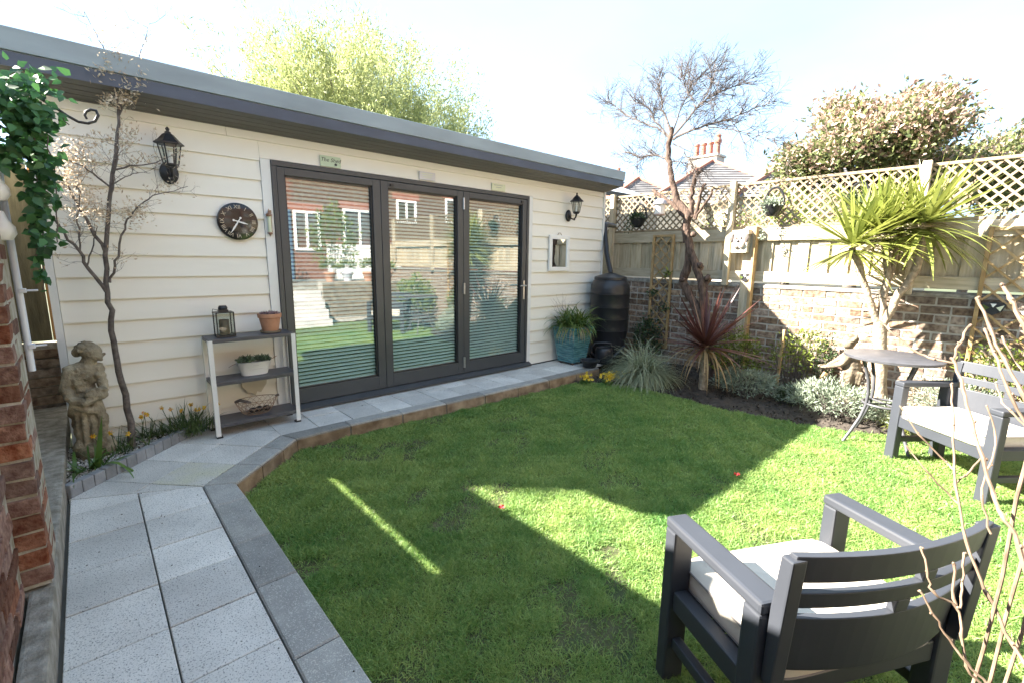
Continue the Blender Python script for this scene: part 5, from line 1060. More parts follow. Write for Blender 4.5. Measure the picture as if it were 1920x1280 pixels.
limbs = [bl([(1257, 315), (1248, 298), (1232, 292), (1212, 292), (1200, 297), (1186, 288)], 0.017, 0.008, 6), bl([(1256, 262), (1245, 245), (1228, 228), (1222, 210), (1205, 198), (1190, 190)], 0.016, 0.007, 6), bl([(1256, 262), (1240, 246), (1210, 232), (1185, 222), (1155, 200), (1140, 190)], 0.016, 0.005, 6),
         bl([(1258, 245), (1244, 215), (1240, 190), (1238, 165), (1236, 145)], 0.018, 0.004, 6), bl([(1262, 262), (1285, 250), (1310, 240), (1335, 232), (1360, 225), (1400, 210), (1440, 195)], 0.020, 0.004, 6), bl([(1262, 255), (1285, 230), (1305, 205), (1318, 190), (1340, 178), (1370, 165), (1395, 155)], 0.018, 0.004, 6),
         bl([(1305, 207), (1300, 190), (1292, 178), (1283, 158), (1280, 142)], 0.010, 0.003, 5), bl([(1325, 238), (1360, 242), (1400, 250), (1450, 264)], 0.010, 0.002, 5), bl([(1262, 270), (1280, 280), (1292, 300), (1300, 315)], 0.010, 0.003, 5), bl([(1262, 250), (1270, 220), (1283, 190), (1302, 160), (1318, 140)], 0.012, 0.003, 5),
         bl([(1262, 303), (1278, 304), (1290, 312)], 0.010, 0.004, 5), bl([(1318, 190), (1328, 170), (1334, 150), (1338, 136)], 0.008, 0.002, 5)]
for L in limbs:
    for i in range(3, len(L)):
        d = (L[i]-L[i-1]).normalized()
        for _ in range(4 if i > 4 else 2): twigs(b, L[i], d*0.9+Vector((rr.gauss(0, 0.5), rr.gauss(0, 0.6), rr.gauss(0.08, 0.5))), rr.uniform(0.10, 0.22), 0.0044, 3 if rr.random() < 0.55 else 2, 0.42, 0.02, 3, 0.72, (2, 3), 4, 0.0013, None, rr)
b.build('crown', M['twig'], t)
# ---- red cordyline
def strap_plant(name, label, cat, c, n, Ln, W, m, zr=(0.0, 1.0), droop=(0.3, 1.6), spread=0.03, parent=None, seg=5, grp=None):
    D = sphere_dirs(n, *zr); P = np.array([c])+D*spread; V, F = blades(P, D, rng.uniform(*Ln, n), rng.uniform(*W, n), rng.uniform(*droop, n)*(1.15-D[:, 2]), seg)
    o = bulk(name, V, F, m, parent, loc=None if parent is not None else c)
    if label: tag(o, label, cat, grp)
    return o
rc = np.array((3.86, -1.90, 0.42)); t = empty('red_cordyline', 'spiky dark red cordyline with tan drooping lower leaves in front of the bare tree', 'plant', (3.86, -1.90, -0.09))
b = MB(); b.tube([(3.87, -1.91, -0.1), (3.865, -1.905, 0.15), (3.86, -1.90, 0.44)], [0.05, 0.042, 0.035], 8); b.build('stem', M['cordbark'], t, smooth=True)
strap_plant('red_leaves', None, None, rc, 105, (0.46, 0.78), (0.026, 0.042), M['redleaf'], (-0.08, 1.0), (0.05, 0.6), 0.03, t); n = 34
an = rng.uniform(0, 6.28, n); D = np.stack([np.cos(an), np.sin(an), rng.uniform(-0.2, 0.5, n)], 1); V, F = blades(np.array([rc])-np.array([0, 0, 0.04])+D*0.03, D, rng.uniform(0.4, 0.62, n), rng.uniform(0.018, 0.032, n), rng.uniform(1.6, 4.2, n), 6); bulk('dry_leaves', V, F, M['dryleaf'], t)
# ---- green cordyline tree
t = empty('cordyline_tree', 'tall cordyline with sword shaped yellow green leaves on a forked trunk', 'tree', (4.42, -3.42, -0.09)); XC = 4.42; rr = random.Random(31)
g = lambda x, y, dx=0: Vector(wx(x, y, XC+dx)); b = MB()
tr0 = wob([Vector((4.42, -3.43, -0.1)), g(1650, 690), g(1650, 605)], 4, 0.004, rr); b.tube(tr0, radii(len(tr0), 0.066, 0.050), 12)
heads = []
for pts, dx, r0 in (([(1646, 612), (1634, 570), (1615, 520), (1598, 465)], -0.12, 0.031), ([(1650, 612), (1655, 560), (1664, 515), (1662, 460)], 0.06, 0.034), ([(1654, 612), (1680, 560), (1712, 515), (1728, 460), (1732, 435)], 0.16, 0.036), ([(1655, 560), (1668, 520), (1680, 470), (1690, 430)], 0.26, 0.028)):
    m_ = len(pts); p = wob([g(x, y, dx*i/(m_-1)) for i, (x, y) in enumerate(pts)], 4, 0.004, rr); b.tube(p, [r*rr.uniform(0.95, 1.08) for r in radii(len(p), r0, r0*0.86)], 10); heads.append(p[-1])
b.build('trunk', M['cordbark'], t, smooth=True)
hs = [(heads[0]+Vector((0, 0, 0.03)), 95, 0.60, -0.45), (g(1655, 440, 0.02), 80, 0.56, -0.3), (heads[2]+Vector((0, 0, 0.08)), 100, 0.62, -0.6), (g(1700, 420, 0.2), 44, 0.48, -0.2), (g(1640, 425, 0.1), 50, 0.5, 0.1)]
for i, (h, n, L, zl) in enumerate(hs):
    n = int(n*1.6); L *= 1.10; D = sphere_dirs(n, zl, 1.0); P = np.array([tuple(h)])+D*0.03-np.array([0, 0, 0.05])*(D[:, 2:3] < 0); V, F = blades(P, D, rng.uniform(L*0.72, L, n), rng.uniform(0.026, 0.044, n), rng.uniform(0.05, 0.6, n)*(1.2-D[:, 2]), 6); bulk('leaf_head', V, F, M['cord'], t)
# ---- carex
n = 2200; P = np.stack([3.72+rng.normal(0, 0.06, n), -1.22+rng.normal(0, 0.06, n), np.full(n, -0.06)], 1); D = sphere_dirs(n, 0.12, 1.0); V, F = blades(P, D, rng.uniform(0.42, 0.70, n), rng.uniform(0.006, 0.011, n), rng.uniform(1.7, 3.6, n), 6)
tag(bulk('carex_clump', V, F, M['carex'], loc=(3.72, -1.22, -0.09)), 'mounded pale variegated grass clump at the lawn corner near the watering can', 'plant')
# ---- bushes
def bush(name, label, c, r, n, m, L=(0.03, 0.06), W=(0.006, 0.012), grp=None, up=0.5, shell=0.45, stems=True, fold=0.15):
    t = empty(name, label, 'shrub', (c[0], c[1], -0.09), grp); r = np.array(r); D = sphere_dirs(n, -0.55, 1.0); lump = 1+0.20*np.sin(D[:, 0]*5+c[0]*9)*np.cos(D[:, 1]*6+c[1]*5)+0.14*np.sin(D[:, 2]*8+D[:, 0]*7)
    q = (rng.random(n)**0.45*(1-shell)+shell)*lump; P = np.array([c])+D*r*q[:, None]; DD = unit(D*0.8+rng.normal(size=(n, 3))*0.6+np.array([0, 0, up]))
    V, F = leaves(P, DD, rng.uniform(*L, n), rng.uniform(*W, n), fold); bulk('foliage', V, F, m, t)
    b = MB(); rr = random.Random(int(abs(c[0]*1000+c[1]*100)))
    for k in range(16): d = sphere_dirs(1, 0.1, 1)[0]; e = Vector(c)+Vector(d*r)*0.85; s0_ = Vector((c[0]+rr.gauss(0, 0.03), c[1]+rr.gauss(0, 0.03), -0.1)); b.tube([s0_, s0_.lerp(e, 0.5)+Vector((0, 0, 0.03)), e], [0.006, 0.004, 0.002], 4)
    b.build('stems', M['bark2'], t); return t
bush('lavender_bush', 'low silvery lavender bush in the shade beside the red cordyline', (4.0, -2.34, 0.06), (0.23, 0.33, 0.15), 2600, M['lav'])
bush('lavender_bush', 'sunlit pale lavender bush spreading in front of the child statue', (3.98, -3.10, 0.07), (0.26, 0.34, 0.17), 3200, M['lav'])
bush('lavender_bush', 'sunlit silvery bush at the wall behind the seat of the armchair by the table', (4.62, -3.95, 0.10), (0.22, 0.36, 0.20), 2600, M['lav'])
bush('lavender_bush', 'small pale bush by the trunk of the cordyline under the table', (4.12, -3.55, 0.0), (0.16, 0.18, 0.12), 1100, M['lav'])
bush('green_shrub', 'dense dark green shrub at the foot of the timber post', (4.55, -1.97, 0.22), (0.22, 0.26, 0.33), 1100, M['shrub'], (0.03, 0.05), (0.018, 0.030), None, 0.2, 0.3)
clm = bush('climber', 'dark leafy climber at the foot of the narrow tan trellis', (4.76, -0.62, 0.25), (0.12, 0.20, 0.32), 700, M['dshrub'], (0.035, 0.06), (0.02, 0.035), None, 0.1, 0.2)
for y, z, m in ((-0.60, 0.90, 'dshrub'), (-0.80, 0.72, 'dshrub'), (-0.80, 1.18, 'shrub')):
    n = 34; P = np.array([[4.86, y, z]])+rng.normal(size=(n, 3))*np.array([0.02, 0.05, 0.03]); V, F = leaves(P, sphere_dirs(n), 0.045, 0.03); tag(bulk('leaf_spray', V, F, M[m], clm), kind='stuff')
    st_ = MB(); st_.tube([(4.80, -0.62, 0.3), (4.88, (y-0.62)/2, 0.6), (4.87, y, z)], 0.003, 4); st_.build('stem', M['bark2'], clm)
bush('young_shrub', 'airy young shrub with light green leaves tied to the wooden stake', (4.62, -2.52, 0.25), (0.20, 0.26, 0.30), 420, M['shrub'], (0.025, 0.045), (0.015, 0.026), None, 0.3, 0.2)
bush('young_shrub', 'bright yellow green young shrub against the sunlit bricks', (4.70, -2.66, 0.42), (0.14, 0.22, 0.22), 380, M['shrub'], (0.025, 0.045), (0.015, 0.026), None, 0.3, 0.25)
bush('young_shrub', 'narrow dark leaved young shrub on a cane beside the child statue', (4.70, -2.86, 0.25), (0.09, 0.10, 0.36), 560, M['dshrub'], (0.025, 0.04), (0.012, 0.02), None, 0.3, 0.2)
bush('low_plant', 'small dark green plants on the soil between the lavender bushes', (4.2, -2.72, -0.02), (0.20, 0.14, 0.10), 500, M['dshrub'], (0.03, 0.05), (0.014, 0.024), None, 0.3, 0.2)
bush('trellis_climber', 'leafy climber at the foot of the wide tan trellis', (4.80, -4.2, 0.35), (0.10, 0.30, 0.35), 700, M['shrub'], (0.03, 0.05), (0.018, 0.03), None, 0.1, 0.2)
n = 420; P = np.stack([4.05+rng.normal(0, 0.05, n), -3.66+rng.normal(0, 0.05, n), np.full(n, -0.08)], 1); D = sphere_dirs(n, 0.3, 1.0); V, F = blades(P, D, rng.uniform(0.12, 0.24, n), rng.uniform(0.004, 0.006, n), rng.uniform(1.0, 2.4, n), 4)
tag(bulk('golden_grass', V, F, M['cord'], loc=(4.05, -3.66, -0.09)), 'small yellow green grass tuft beneath the table', 'plant')
# stakes
for (x0, y0, z0), (x1, y1, z1), w, s in (((4.50, -2.47, -0.1), (4.52, -2.48, 0.62), 0.030, 'pale square wooden stake standing among the young shrubs'), ((4.55, -2.80, -0.05), (4.62, -2.90, 0.20), 0.045, 'short pale tilted wooden marker beside the dark young shrub')):
    b = MB(); b.bar((x0, y0, z0), (x1, y1, z1), w, w*0.7); tag(b.build('stake', M['tan'], None, loc=(x0, y0, z0), bevel=0.003), s, 'stake')
# ---- primroses
for i, ((x, y), s) in enumerate((((3.10, -0.84), 'smallest yellow primrose clump, nearest the kerb end'), ((3.30, -1.02), 'fullest yellow primrose clump, between the other two'), ((3.50, -1.05), 'yellow primrose clump tucked against the pale grass clump'))):
    t = empty('primrose', s, 'flower', (x, y, -0.09), 'yellow primroses at the lawn corner'); n = 40; D = sphere_dirs(n, 0.1, 0.8); V, F = blades(np.array([[x, y, -0.08]])+D*0.01, D, rng.uniform(0.06, 0.10, n), 0.03, 1.5, 3); bulk('leaves', V, F, M['strap'], t)
    k = (16, 34, 22)[i]; C_ = np.stack([x+rng.normal(0, 0.04, k), y+rng.normal(0, 0.04, k), -0.015+rng.uniform(-0.02, 0.045, k)], 1); nd = unit(np.array([[-0.6, -0.6, 0.7]])+rng.normal(size=(k, 3))*0.35); Ps, Ds = [], []
    for c_, nn in zip(C_, nd):
        u = unit(np.cross(nn, [0.2, 0.9, 0.3])); v = np.cross(nn, u)
        for j in range(5): a = j*1.2566; Ps.append(c_); Ds.append(u*math.cos(a)+v*math.sin(a)+nn*0.15)
    V, F = leaves(np.array(Ps), np.array(Ds), 0.023, 0.021, 0.05); tag(bulk('petals', V, F, M['yellow'], t), kind='stuff'); V, F = leaves(C_+nd*0.004, nd+rng.normal(size=(k, 3))*0.1, 0.006, 0.007, 0.4); tag(bulk('flower_eyes', V, F, M['orange'], t), kind='stuff')
# ---- daffodils and strap leaves in the gravel
def daffs(c, n, nf, L, label, spread=0.06, m='daff', W=(0.006, 0.010)):
    t = empty('daffodil_clump', label, 'flower', (c[0], c[1], 0.03), 'daffodils in the gravel bed'); P = np.stack([c[0]+rng.normal(0, spread, n), c[1]+rng.normal(0, spread*0.5, n), np.full(n, 0.03)], 1); D = sphere_dirs(n, 0.55, 1.0); V, F = blades(P, D, rng.uniform(*L, n), rng.uniform(*W, n), rng.uniform(0.4, 1.5, n), 5); bulk('leaves', V, F, M[m], t)
    Ps, Ds, st, Cs, Cd = [], [], MB(), [], []
    for k in range(nf):
        hx = Vector((c[0]+random.gauss(0, spread*1.25), c[1]-0.03+random.gauss(0, spread*0.5), 0.03+L[1]*random.uniform(0.62, 1.02))); st.tube([(c[0]+(hx.x-c[0])*0.4, c[1], 0.03), (c[0]+(hx.x-c[0])*0.8, (c[1]+hx.y)/2, hx.z*0.6), hx], 0.0022, 4)
        nn = unit(np.array([random.gauss(-0.2, 0.5), -0.8, random.gauss(0.05, 0.25)])); u = unit(np.cross(nn, [0.1, 0.2, 1])); v = np.cross(nn, u)
        for j in range(6): a = j*1.047; Ps.append(np.array(hx)); Ds.append(u*math.cos(a)+v*math.sin(a))
        for j in range(6): a = j*1.047; Cs.append(np.array(hx)+(u*math.cos(a)+v*math.sin(a))*0.006); Cd.append(nn+(u*math.cos(a)+v*math.sin(a))*0.3)
    V, F = leaves(np.array(Ps), np.array(Ds), 0.020, 0.014, 0.1); tag(bulk('petals', V, F, M['yellow'], t), kind='stuff'); V, F = leaves(np.array(Cs), np.array(Cd), 0.016, 0.009, 0.1); tag(bulk('trumpets', V, F, M['orange'], t), kind='stuff'); st.build('flower_stems', M['daff'], t)
daffs((-0.74, -0.13), 170, 9, (0.16, 0.27), 'daffodil clump in flower between the small tree and the shelf stand', 0.075)
daffs((-0.98, -0.10), 70, 2, (0.14, 0.24), 'thin leafy daffodil clump right behind the small tree trunk', 0.05)
daffs((-1.13, -0.30), 60, 3, (0.08, 0.20), 'low straggling daffodil clump in the gravel between statue and tree', 0.07)
t = empty('strap_leaf_plant', 'broad bright green strap leaved plant flopping over the grey edging', 'plant', (-1.27, -0.52, 0.03)); P = np.tile(np.array([[-1.27, -0.50, 0.03]]), (30, 1))+rng.normal(size=(30, 3))*np.array([0.035, 0.02, 0.0]); D = sphere_dirs(30, 0.35, 1.0); V, F = blades(P, D, rng.uniform(0.12, 0.34, 30), rng.uniform(0.014, 0.028, 30), rng.uniform(0.3, 3.2, 30), 7); bulk('leaves', V, F, M['strap'], t)
D = np.array([[0.15, -0.1, 1.0], [0.5, -0.6, 0.9], [-0.35, -0.9, 0.3], [0.7, -0.3, 0.5], [-0.2, -0.3, 0.9]]); V, F = blades(np.tile(np.array([[-1.26, -0.51, 0.03]]), (5, 1)), D, np.array([0.36, 0.34, 0.26, 0.36, 0.24]), np.array([0.032, 0.026, 0.04, 0.03, 0.026]), np.array([0.15, 3.2, 2.4, 4.2, 1.0]), 8); bulk('broad_leaves', V, F, M['strap'], t)
# ---- ivy
t = empty('ivy', 'hanging dark green ivy trailing from the top of the brick pier', 'ivy', (-1.36, -1.66, 1.9)); Ps = []; rr = random.Random(44)
segs = [((0, 175), (60, 150), 60, 34, 240), ((20, 190), (75, 230), 40, 40, 300), ((45, 250), (80, 330), 34, 34, 260), ((60, 340), (75, 420), 20, 24, 150), ((62, 420), (82, 470), 15, 20, 60), ((95, 300), (105, 380), 16, 18, 34), ((70, 470), (80, 540), 10, 14, 22), ((0, 250), (20, 300), 25, 30, 70), ((90, 400), (110, 460), 12, 14, 10)]
for (x0, y0), (x1, y1), sx_, sy_, n in segs:
    for _ in range(n): u = rr.random(); Ps.append(np.array(wy(x0+(x1-x0)*u+rr.gauss(0, sx_*0.5), y0+(y1-y0)*u+rr.gauss(0, sy_*0.5), -1.64+rr.gauss(0, 0.05))))
P = np.array(Ps); n = len(P); D = unit(np.stack([rng.normal(0.2, 0.7, n), rng.normal(-0.4, 0.6, n), rng.normal(-0.45, 0.5, n)], 1))
Ln = rng.uniform(0.026, 0.046, n)[:, None]; S = unit(np.cross(D, unit(np.stack([rng.normal(0, 0.4, n), np.full(n, -1.0), rng.normal(0.3, 0.4, n)], 1)))); Nn = np.cross(S, D); w = Ln*0.34
V = np.stack([P, P+D*Ln*0.25+S*w+Nn*w*0.2, P+D*Ln*0.6+S*w*0.75+Nn*w*0.15, P+D*Ln, P+D*Ln*0.6-S*w*0.75+Nn*w*0.15, P+D*Ln*0.25-S*w+Nn*w*0.2, P+D*Ln*0.5], 1)
lv = bulk('leaves', V, [(0, 1, 6), (1, 2, 6), (2, 3, 6), (3, 4, 6), (4, 5, 6), (5, 0, 6)], M['ivy'], t)
b = MB()
for pts in ([(30, 170), (60, 250), (70, 340), (75, 430), (80, 545)], [(70, 200), (95, 280), (104, 380), (108, 455)], [(10, 180), (40, 260), (60, 350), (68, 480)], [(75, 195), (110, 215), (130, 235)]): p = wob([Vector(wy(x, y, -1.64)) for x, y in pts], 4, 0.004, rr); b.tube(p, 0.0022, 5)
b.build('stems', M['bark2'], t)
# ---- bare stems close to the camera
t = empty('bare_shrub', 'tangle of pale leafless shrub stems reaching up close to the camera', 'shrub', wd(1860, 1330, 0.95)); b = MB(); rr = random.Random(9)
def near(pts, r0, r1, d0=1.0, d1=1.0):
    n = len(pts); p = wob([Vector(wd(x, y, d0+(d1-d0)*i/(n-1))) for i, (x, y) in enumerate(pts)], 4, 0.0012, rr); r0, r1 = r0*0.58, r1*0.58; rs = radii(len(p), r0, r1)
    rs = [r*(1.35 if i % 4 == 0 and i else 1.0) for i, r in enumerate(rs)]; b.tube(p, rs, 7); b.blob(tuple(p[-1]), r1*1.5, 7, 5)
    for i in range(4, len(p), 4): d = Vector((rr.gauss(0, 1), rr.gauss(0, 1), rr.gauss(0.4, 1))).normalized(); b.blob(tuple(p[i]+d*rs[i]), rs[i]*0.9, 6, 5)
for pts, r0, r1, d0, d1 in (([(1960, 1250), (1912, 1026), (1877, 964), (1864, 928), (1841, 857), (1823, 791), (1805, 726), (1787, 673)], 0.0062, 0.0048, 0.85, 1.0), ([(1787, 673), (1800, 645), (1820, 610)], 0.0045, 0.004, 1.0, 1.02), ([(1787, 680), (1750, 672), (1716, 658), (1680, 628), (1645, 598)], 0.0042, 0.0028, 1.0, 1.1),
        ([(1990, 900), (1918, 738), (1882, 673), (1858, 619), (1832, 560)], 0.0055, 0.0046, 0.9, 1.0), ([(1960, 700), (1920, 613), (1894, 560), (1880, 535)], 0.006, 0.005, 0.85, 0.9), ([(1900, 1215), (1850, 1110), (1812, 1014), (1793, 910), (1787, 797), (1784, 720)], 0.0052, 0.0034, 0.95, 1.05), ([(1930, 1250), (1897, 1207), (1850, 1110)], 0.006, 0.005, 0.9, 0.95),
        ([(1787, 880), (1775, 866), (1722, 812), (1689, 762)], 0.0034, 0.0026, 1.02, 1.08), ([(1800, 945), (1787, 934), (1731, 875), (1701, 836)], 0.0034, 0.0024, 1.02, 1.08), ([(1960, 860), (1894, 738), (1864, 658), (1847, 619)], 0.0048, 0.004, 0.92, 1.0), ([(1850, 1290), (1812, 1249), (1804, 1191), (1793, 1137), (1750, 1110), (1739, 1072), (1727, 1026)], 0.0046, 0.0034, 0.92, 0.96),
        ([(1797, 1145), (1789, 1122), (1789, 1057)], 0.004, 0.004, 0.94, 0.95), ([(1800, 1140), (1806, 1090), (1808, 1037)], 0.004, 0.0036, 0.94, 0.95), ([(1870, 1300), (1850, 1280), (1812, 1241), (1781, 1199), (1750, 1150), (1725, 1107)], 0.0044, 0.0032, 0.9, 0.95), ([(1841, 857), (1810, 890), (1790, 905)], 0.0034, 0.003, 0.98, 1.03), ([(1858, 1000), (1840, 930), (1855, 870), (1868, 820), (1850, 760)], 0.0036, 0.0026, 0.95, 1.0),
        ([(1925, 800), (1895, 770), (1880, 755), (1868, 720)], 0.0034, 0.0026, 0.95, 1.0), ([(1940, 705), (1910, 688), (1880, 632)], 0.0036, 0.003, 0.95, 1.0)): near(pts, r0, r1, d0, d1)
for x, y, d0 in ((1960, 1250, 0.85), (1930, 1250, 0.9), (1990, 900, 0.9), (1960, 860, 0.92), (1960, 700, 0.85), (1870, 1300, 0.9), (1850, 1290, 0.92)):
    p = Vector(wd(x, y, d0)); q = Vector((p.x*0.4+0.6*0.02, p.y*0.6-4.15*0.4, -0.12)); b.tube(wob([q, q.lerp(p, 0.5)+Vector((0.03, -0.02, 0.05)), p], 4, 0.002, rr), 0.0034, 7)
b.build('stems', M['stem'], t, smooth=True)

# ============================================================ BEYOND THE FENCES
def crown(name, label, c, r, n, mats, L, W, seed, trunk=None, up=0.2, gaps=0.5, lobes=14, mixf=0.0, loc=None, droopy=0.0, bias=None, bark='bark2', zlo=-0.5, ncl=300, clr=0.16, limb=1.0, lobr=(0.26, 0.44)):
    """a tree: limbs from a trunk to leaf sprays spread through lobes of the crown"""
    rr = random.Random(seed); g_ = np.random.default_rng(seed); c = np.array(c, float); r = np.array(r, float); base = loc or (c[0], c[1], -0.15); t = empty(name, label, 'tree', base)
    lob = []
    while len(lob) < lobes:
        v_ = np.array([rr.uniform(-1, 1), rr.uniform(-1, 1), rr.uniform(zlo, 1)])
        if np.linalg.norm(v_) < 1: lob.append((c+r*v_*0.68, rr.uniform(*lobr)))
    Ps, Ds = [], []; b = MB(); per = n//ncl; cen = []
    for k in range(ncl):
        lc, lr = lob[rr.randrange(lobes)]; d = g_.normal(size=3); d /= np.linalg.norm(d); q = lc+d*r*lr*(g_.random()**0.4); cen.append(q)
        P = q+g_.normal(size=(per, 3))*r.mean()*clr*np.array([1, 1, 0.8]) if not droopy else None
        if droopy:
            m_ = per; u = g_.random(m_)[:, None]; dd = np.array([d[0]*0.5, d[1]*0.5, 0.6+0.4*g_.random()]); P = q+u*dd*r.mean()*0.24+g_.normal(size=(m_, 3))*0.07-np.array([0, 0, 1.0])*(u**2)*droopy
        Ps.append(P); Ds.append(unit(P-c)*0.5+g_.normal(size=(len(P), 3))*0.7+np.array([0, 0, up]))
    P, D = np.concatenate(Ps), np.concatenate(Ds); n = len(P); V, F = leaves(P, D, g_.uniform(*L, n), g_.uniform(*W, n), 0.15)
    mi = (g_.random(n) < (mixf*np.clip(0.5+((P-c)/r)[:, 2]+0.5*g_.random(n), 0, 1.4))).astype(int) if mixf else None
    tag(bulk('crown', V, F, mats, t, mi=mi), kind='stuff')
    tp = Vector(base); mid = Vector((c[0]*0.8+base[0]*0.2, c[1]*0.8+base[1]*0.2, c[2]-r[2]*0.55)); b.tube(wob([tp, tp.lerp(mid, 0.5), mid], 4, 0.03, rr), radii(9, r.mean()*0.075, r.mean()*0.05), 9)
    for q in cen[::3]:
        e = Vector(q); m1 = mid.lerp(e, 0.45)+Vector((rr.gauss(0, 0.15), rr.gauss(0, 0.15), rr.gauss(0.05, 0.1))); p = wob([mid, m1, e], 3, 0.03, rr); b.tube(p, radii(len(p), r.mean()*0.020*limb, r.mean()*0.0035*limb), 5, cap=False)
    b.build('trunk', M[bark], t, smooth=True); return t
wc_ = wd(660, 230, 11.5); crown('willow_tree', 'airy yellow green spring willow behind the garden room roof', (wc_[0], wc_[1], wc_[2]-0.75), (3.8, 3.6, 3.0), 130000, M['willow'], (0.06, 0.13), (0.016, 0.032), 3, lobes=40, droopy=0.12, ncl=1500, up=0.5, zlo=-0.4, limb=0.4)
pc_ = wd(1630, 255, 9.5); crown('evergreen_tree', 'large glossy evergreen tree with pinkish young leaves behind the trellis', (pc_[0], pc_[1], pc_[2]-0.35), (2.3, 2.0, 1.55), 36000, [M['photin'], M['blush']], (0.08, 0.14), (0.04, 0.065), 8, lobes=19, mixf=0.5, ncl=300, clr=0.085, zlo=-0.7, lobr=(0.15, 0.30))
pc_ = wd(1850, 300, 10.0); crown('evergreen_tree', 'smaller darker evergreen tree at the right edge behind the trellis', (pc_[0], pc_[1], pc_[2]-0.25), (1.7, 1.5, 0.95), 24000, [M['photin'], M['blush']], (0.08, 0.14), (0.04, 0.065), 15, lobr=(0.16, 0.32), lobes=14, mixf=0.22, ncl=180, clr=0.12, zlo=-0.6)
sc_ = wd(1420, 430, 7.6); crown('garden_shrub', 'yellowish neighbouring shrub seen through the trellis', (sc_[0]+0.3, sc_[1]-0.4, 1.75), (0.8, 2.0, 0.75), 9000, [M['shrub'], M['blush']], (0.05, 0.09), (0.02, 0.04), 19, lobes=12, mixf=0.3, ncl=150, clr=0.14)
def hip_house(name, label, c, w, d, ez, rz_, yaw, pots=0):
    t = empty(name, label, 'house', (c[0], c[1], -0.15)); ca, sa = math.cos(yaw), math.sin(yaw)
    def q(x, y, z): return (c[0]+x*ca-y*sa, c[1]+x*sa+y*ca, z)
    b = MB(); b.add([q(-w, -d, -0.15), q(w, -d, -0.15), q(w, d, -0.15), q(-w, d, -0.15), q(-w, -d, ez), q(w, -d, ez), q(w, d, ez), q(-w, d, ez)], [(0, 1, 5, 4), (1, 2, 6, 5), (2, 3, 7, 6), (3, 0, 4, 7)]); b.build('wall', M['render'], t)
    o = 0.35; k = max(0.0, w-d) ; A_ = [q(-w-o, -d-o, ez), q(w+o, -d-o, ez), q(w+o, d+o, ez), q(-w-o, d+o, ez)]; R0, R1 = q(-k-0.02, 0, rz_), q(k+0.02, 0, rz_)
    b = MB(); b.add(A_+[R0, R1], [(0, 1, 5, 4), (1, 2, 5), (2, 3, 4, 5), (3, 0, 4), (3, 2, 1, 0)]); rf = b.build('roof', M['roofslate'], t)
    b = MB()
    for p_, r_ in ((A_[0], R0), (A_[1], R1), (A_[2], R1), (A_[3], R0), (R0, R1)): b.bar(Vector(p_)+Vector((0, 0, 0.02)), Vector(r_)+Vector((0, 0, 0.03)), 0.22, 0.12)
    b.build('ridge_tiles', M['ridge'], rf)
    # slate courses
    b = MB()
    for i0_, i1_, r0_, r1_ in ((0, 1, R0, R1), (3, 0, R0, R0), (1, 2, R1, R1), (2, 3, R1, R0)):
        for s in np.linspace(0.06, 0.94, 16): p_, e_ = Vector(A_[i0_]).lerp(Vector(r0_), s), Vector(A_[i1_]).lerp(Vector(r1_), s); b.bar(p_+Vector((0, 0, 0.012)), e_+Vector((0, 0, 0.012)), 0.05, 0.022)
    sc = b.build('slate_courses', M['roofslate'], rf); tag(sc, kind='stuff')
    for wx_ in (-0.5, 0.45): b = MB(); b.add([q(wx_*w-0.6, -d-0.02, 1.0), q(wx_*w+0.6, -d-0.02, 1.0), q(wx_*w+0.6, -d-0.02, 2.2), q(wx_*w-0.6, -d-0.02, 2.2), q(wx_*w-0.6, -d+0.05, 1.0), q(wx_*w+0.6, -d+0.05, 1.0), q(wx_*w+0.6, -d+0.05, 2.2), q(wx_*w-0.6, -d+0.05, 2.2)], [(0, 1, 2, 3), (4, 7, 6, 5), (0, 4, 5, 1), (1, 5, 6, 2), (2, 6, 7, 3), (3, 7, 4, 0)]); b.build('window', M['white'], t)
    if pots:
        b = MB(); p0 = q(0.3, 0, 0); b.box(p0[0]-0.45, p0[0]+0.45, p0[1]-0.75, p0[1]+0.75, rz_-0.5, rz_+0.28); b.box(p0[0]-0.52, p0[0]+0.52, p0[1]-0.82, p0[1]+0.82, rz_+0.281, rz_+0.38); ch = b.build('chimney', M['render'], t)
        for i in range(pots): b = MB(); yy = p0[1]-0.55+1.1*i/(pots-1); b.lathe((p0[0], yy, rz_+0.38), [(0.16, 0), (0.13, 0.1), (0.12, 0.55), (0.16, 0.6), (0.16, 0.68), (0.10, 0.69)] if i else [(0.16, 0), (0.14, 0.1), (0.13, 0.55), (0.18, 0.6), (0.18, 0.72), (0.12, 0.85), (0.15, 0.95), (0.06, 1.05)], 12); b.build('chimney_pot', M['ridge'], ch)
h1 = wd(1325, 330, 24); hip_house('house', 'neighbouring slate hip roofed house with four red chimney pots', (h1[0], h1[1]), 4.2, 3.6, 3.85, 6.35, 0.75, 4)
h2 = wd(1195, 345, 27); hip_house('house', 'slate roofed house just right of the garden room roof end', (h2[0], h2[1]), 2.8, 2.8, 4.0, 6.1, 0.9, 0)
h3 = wd(1470, 340, 21); hip_house('house', 'pale slate roofed house partly hidden by the evergreen tree', (h3[0], h3[1]), 4.5, 3.4, 3.7, 5.9, 0.72, 0)
h4 = wd(1150, 330, 36); hip_house('house', 'distant house whose red chimney pots show over the garden room roof', (h4[0], h4[1]), 4.0, 4.0, 4.2, 7.0, 0.8, 3)
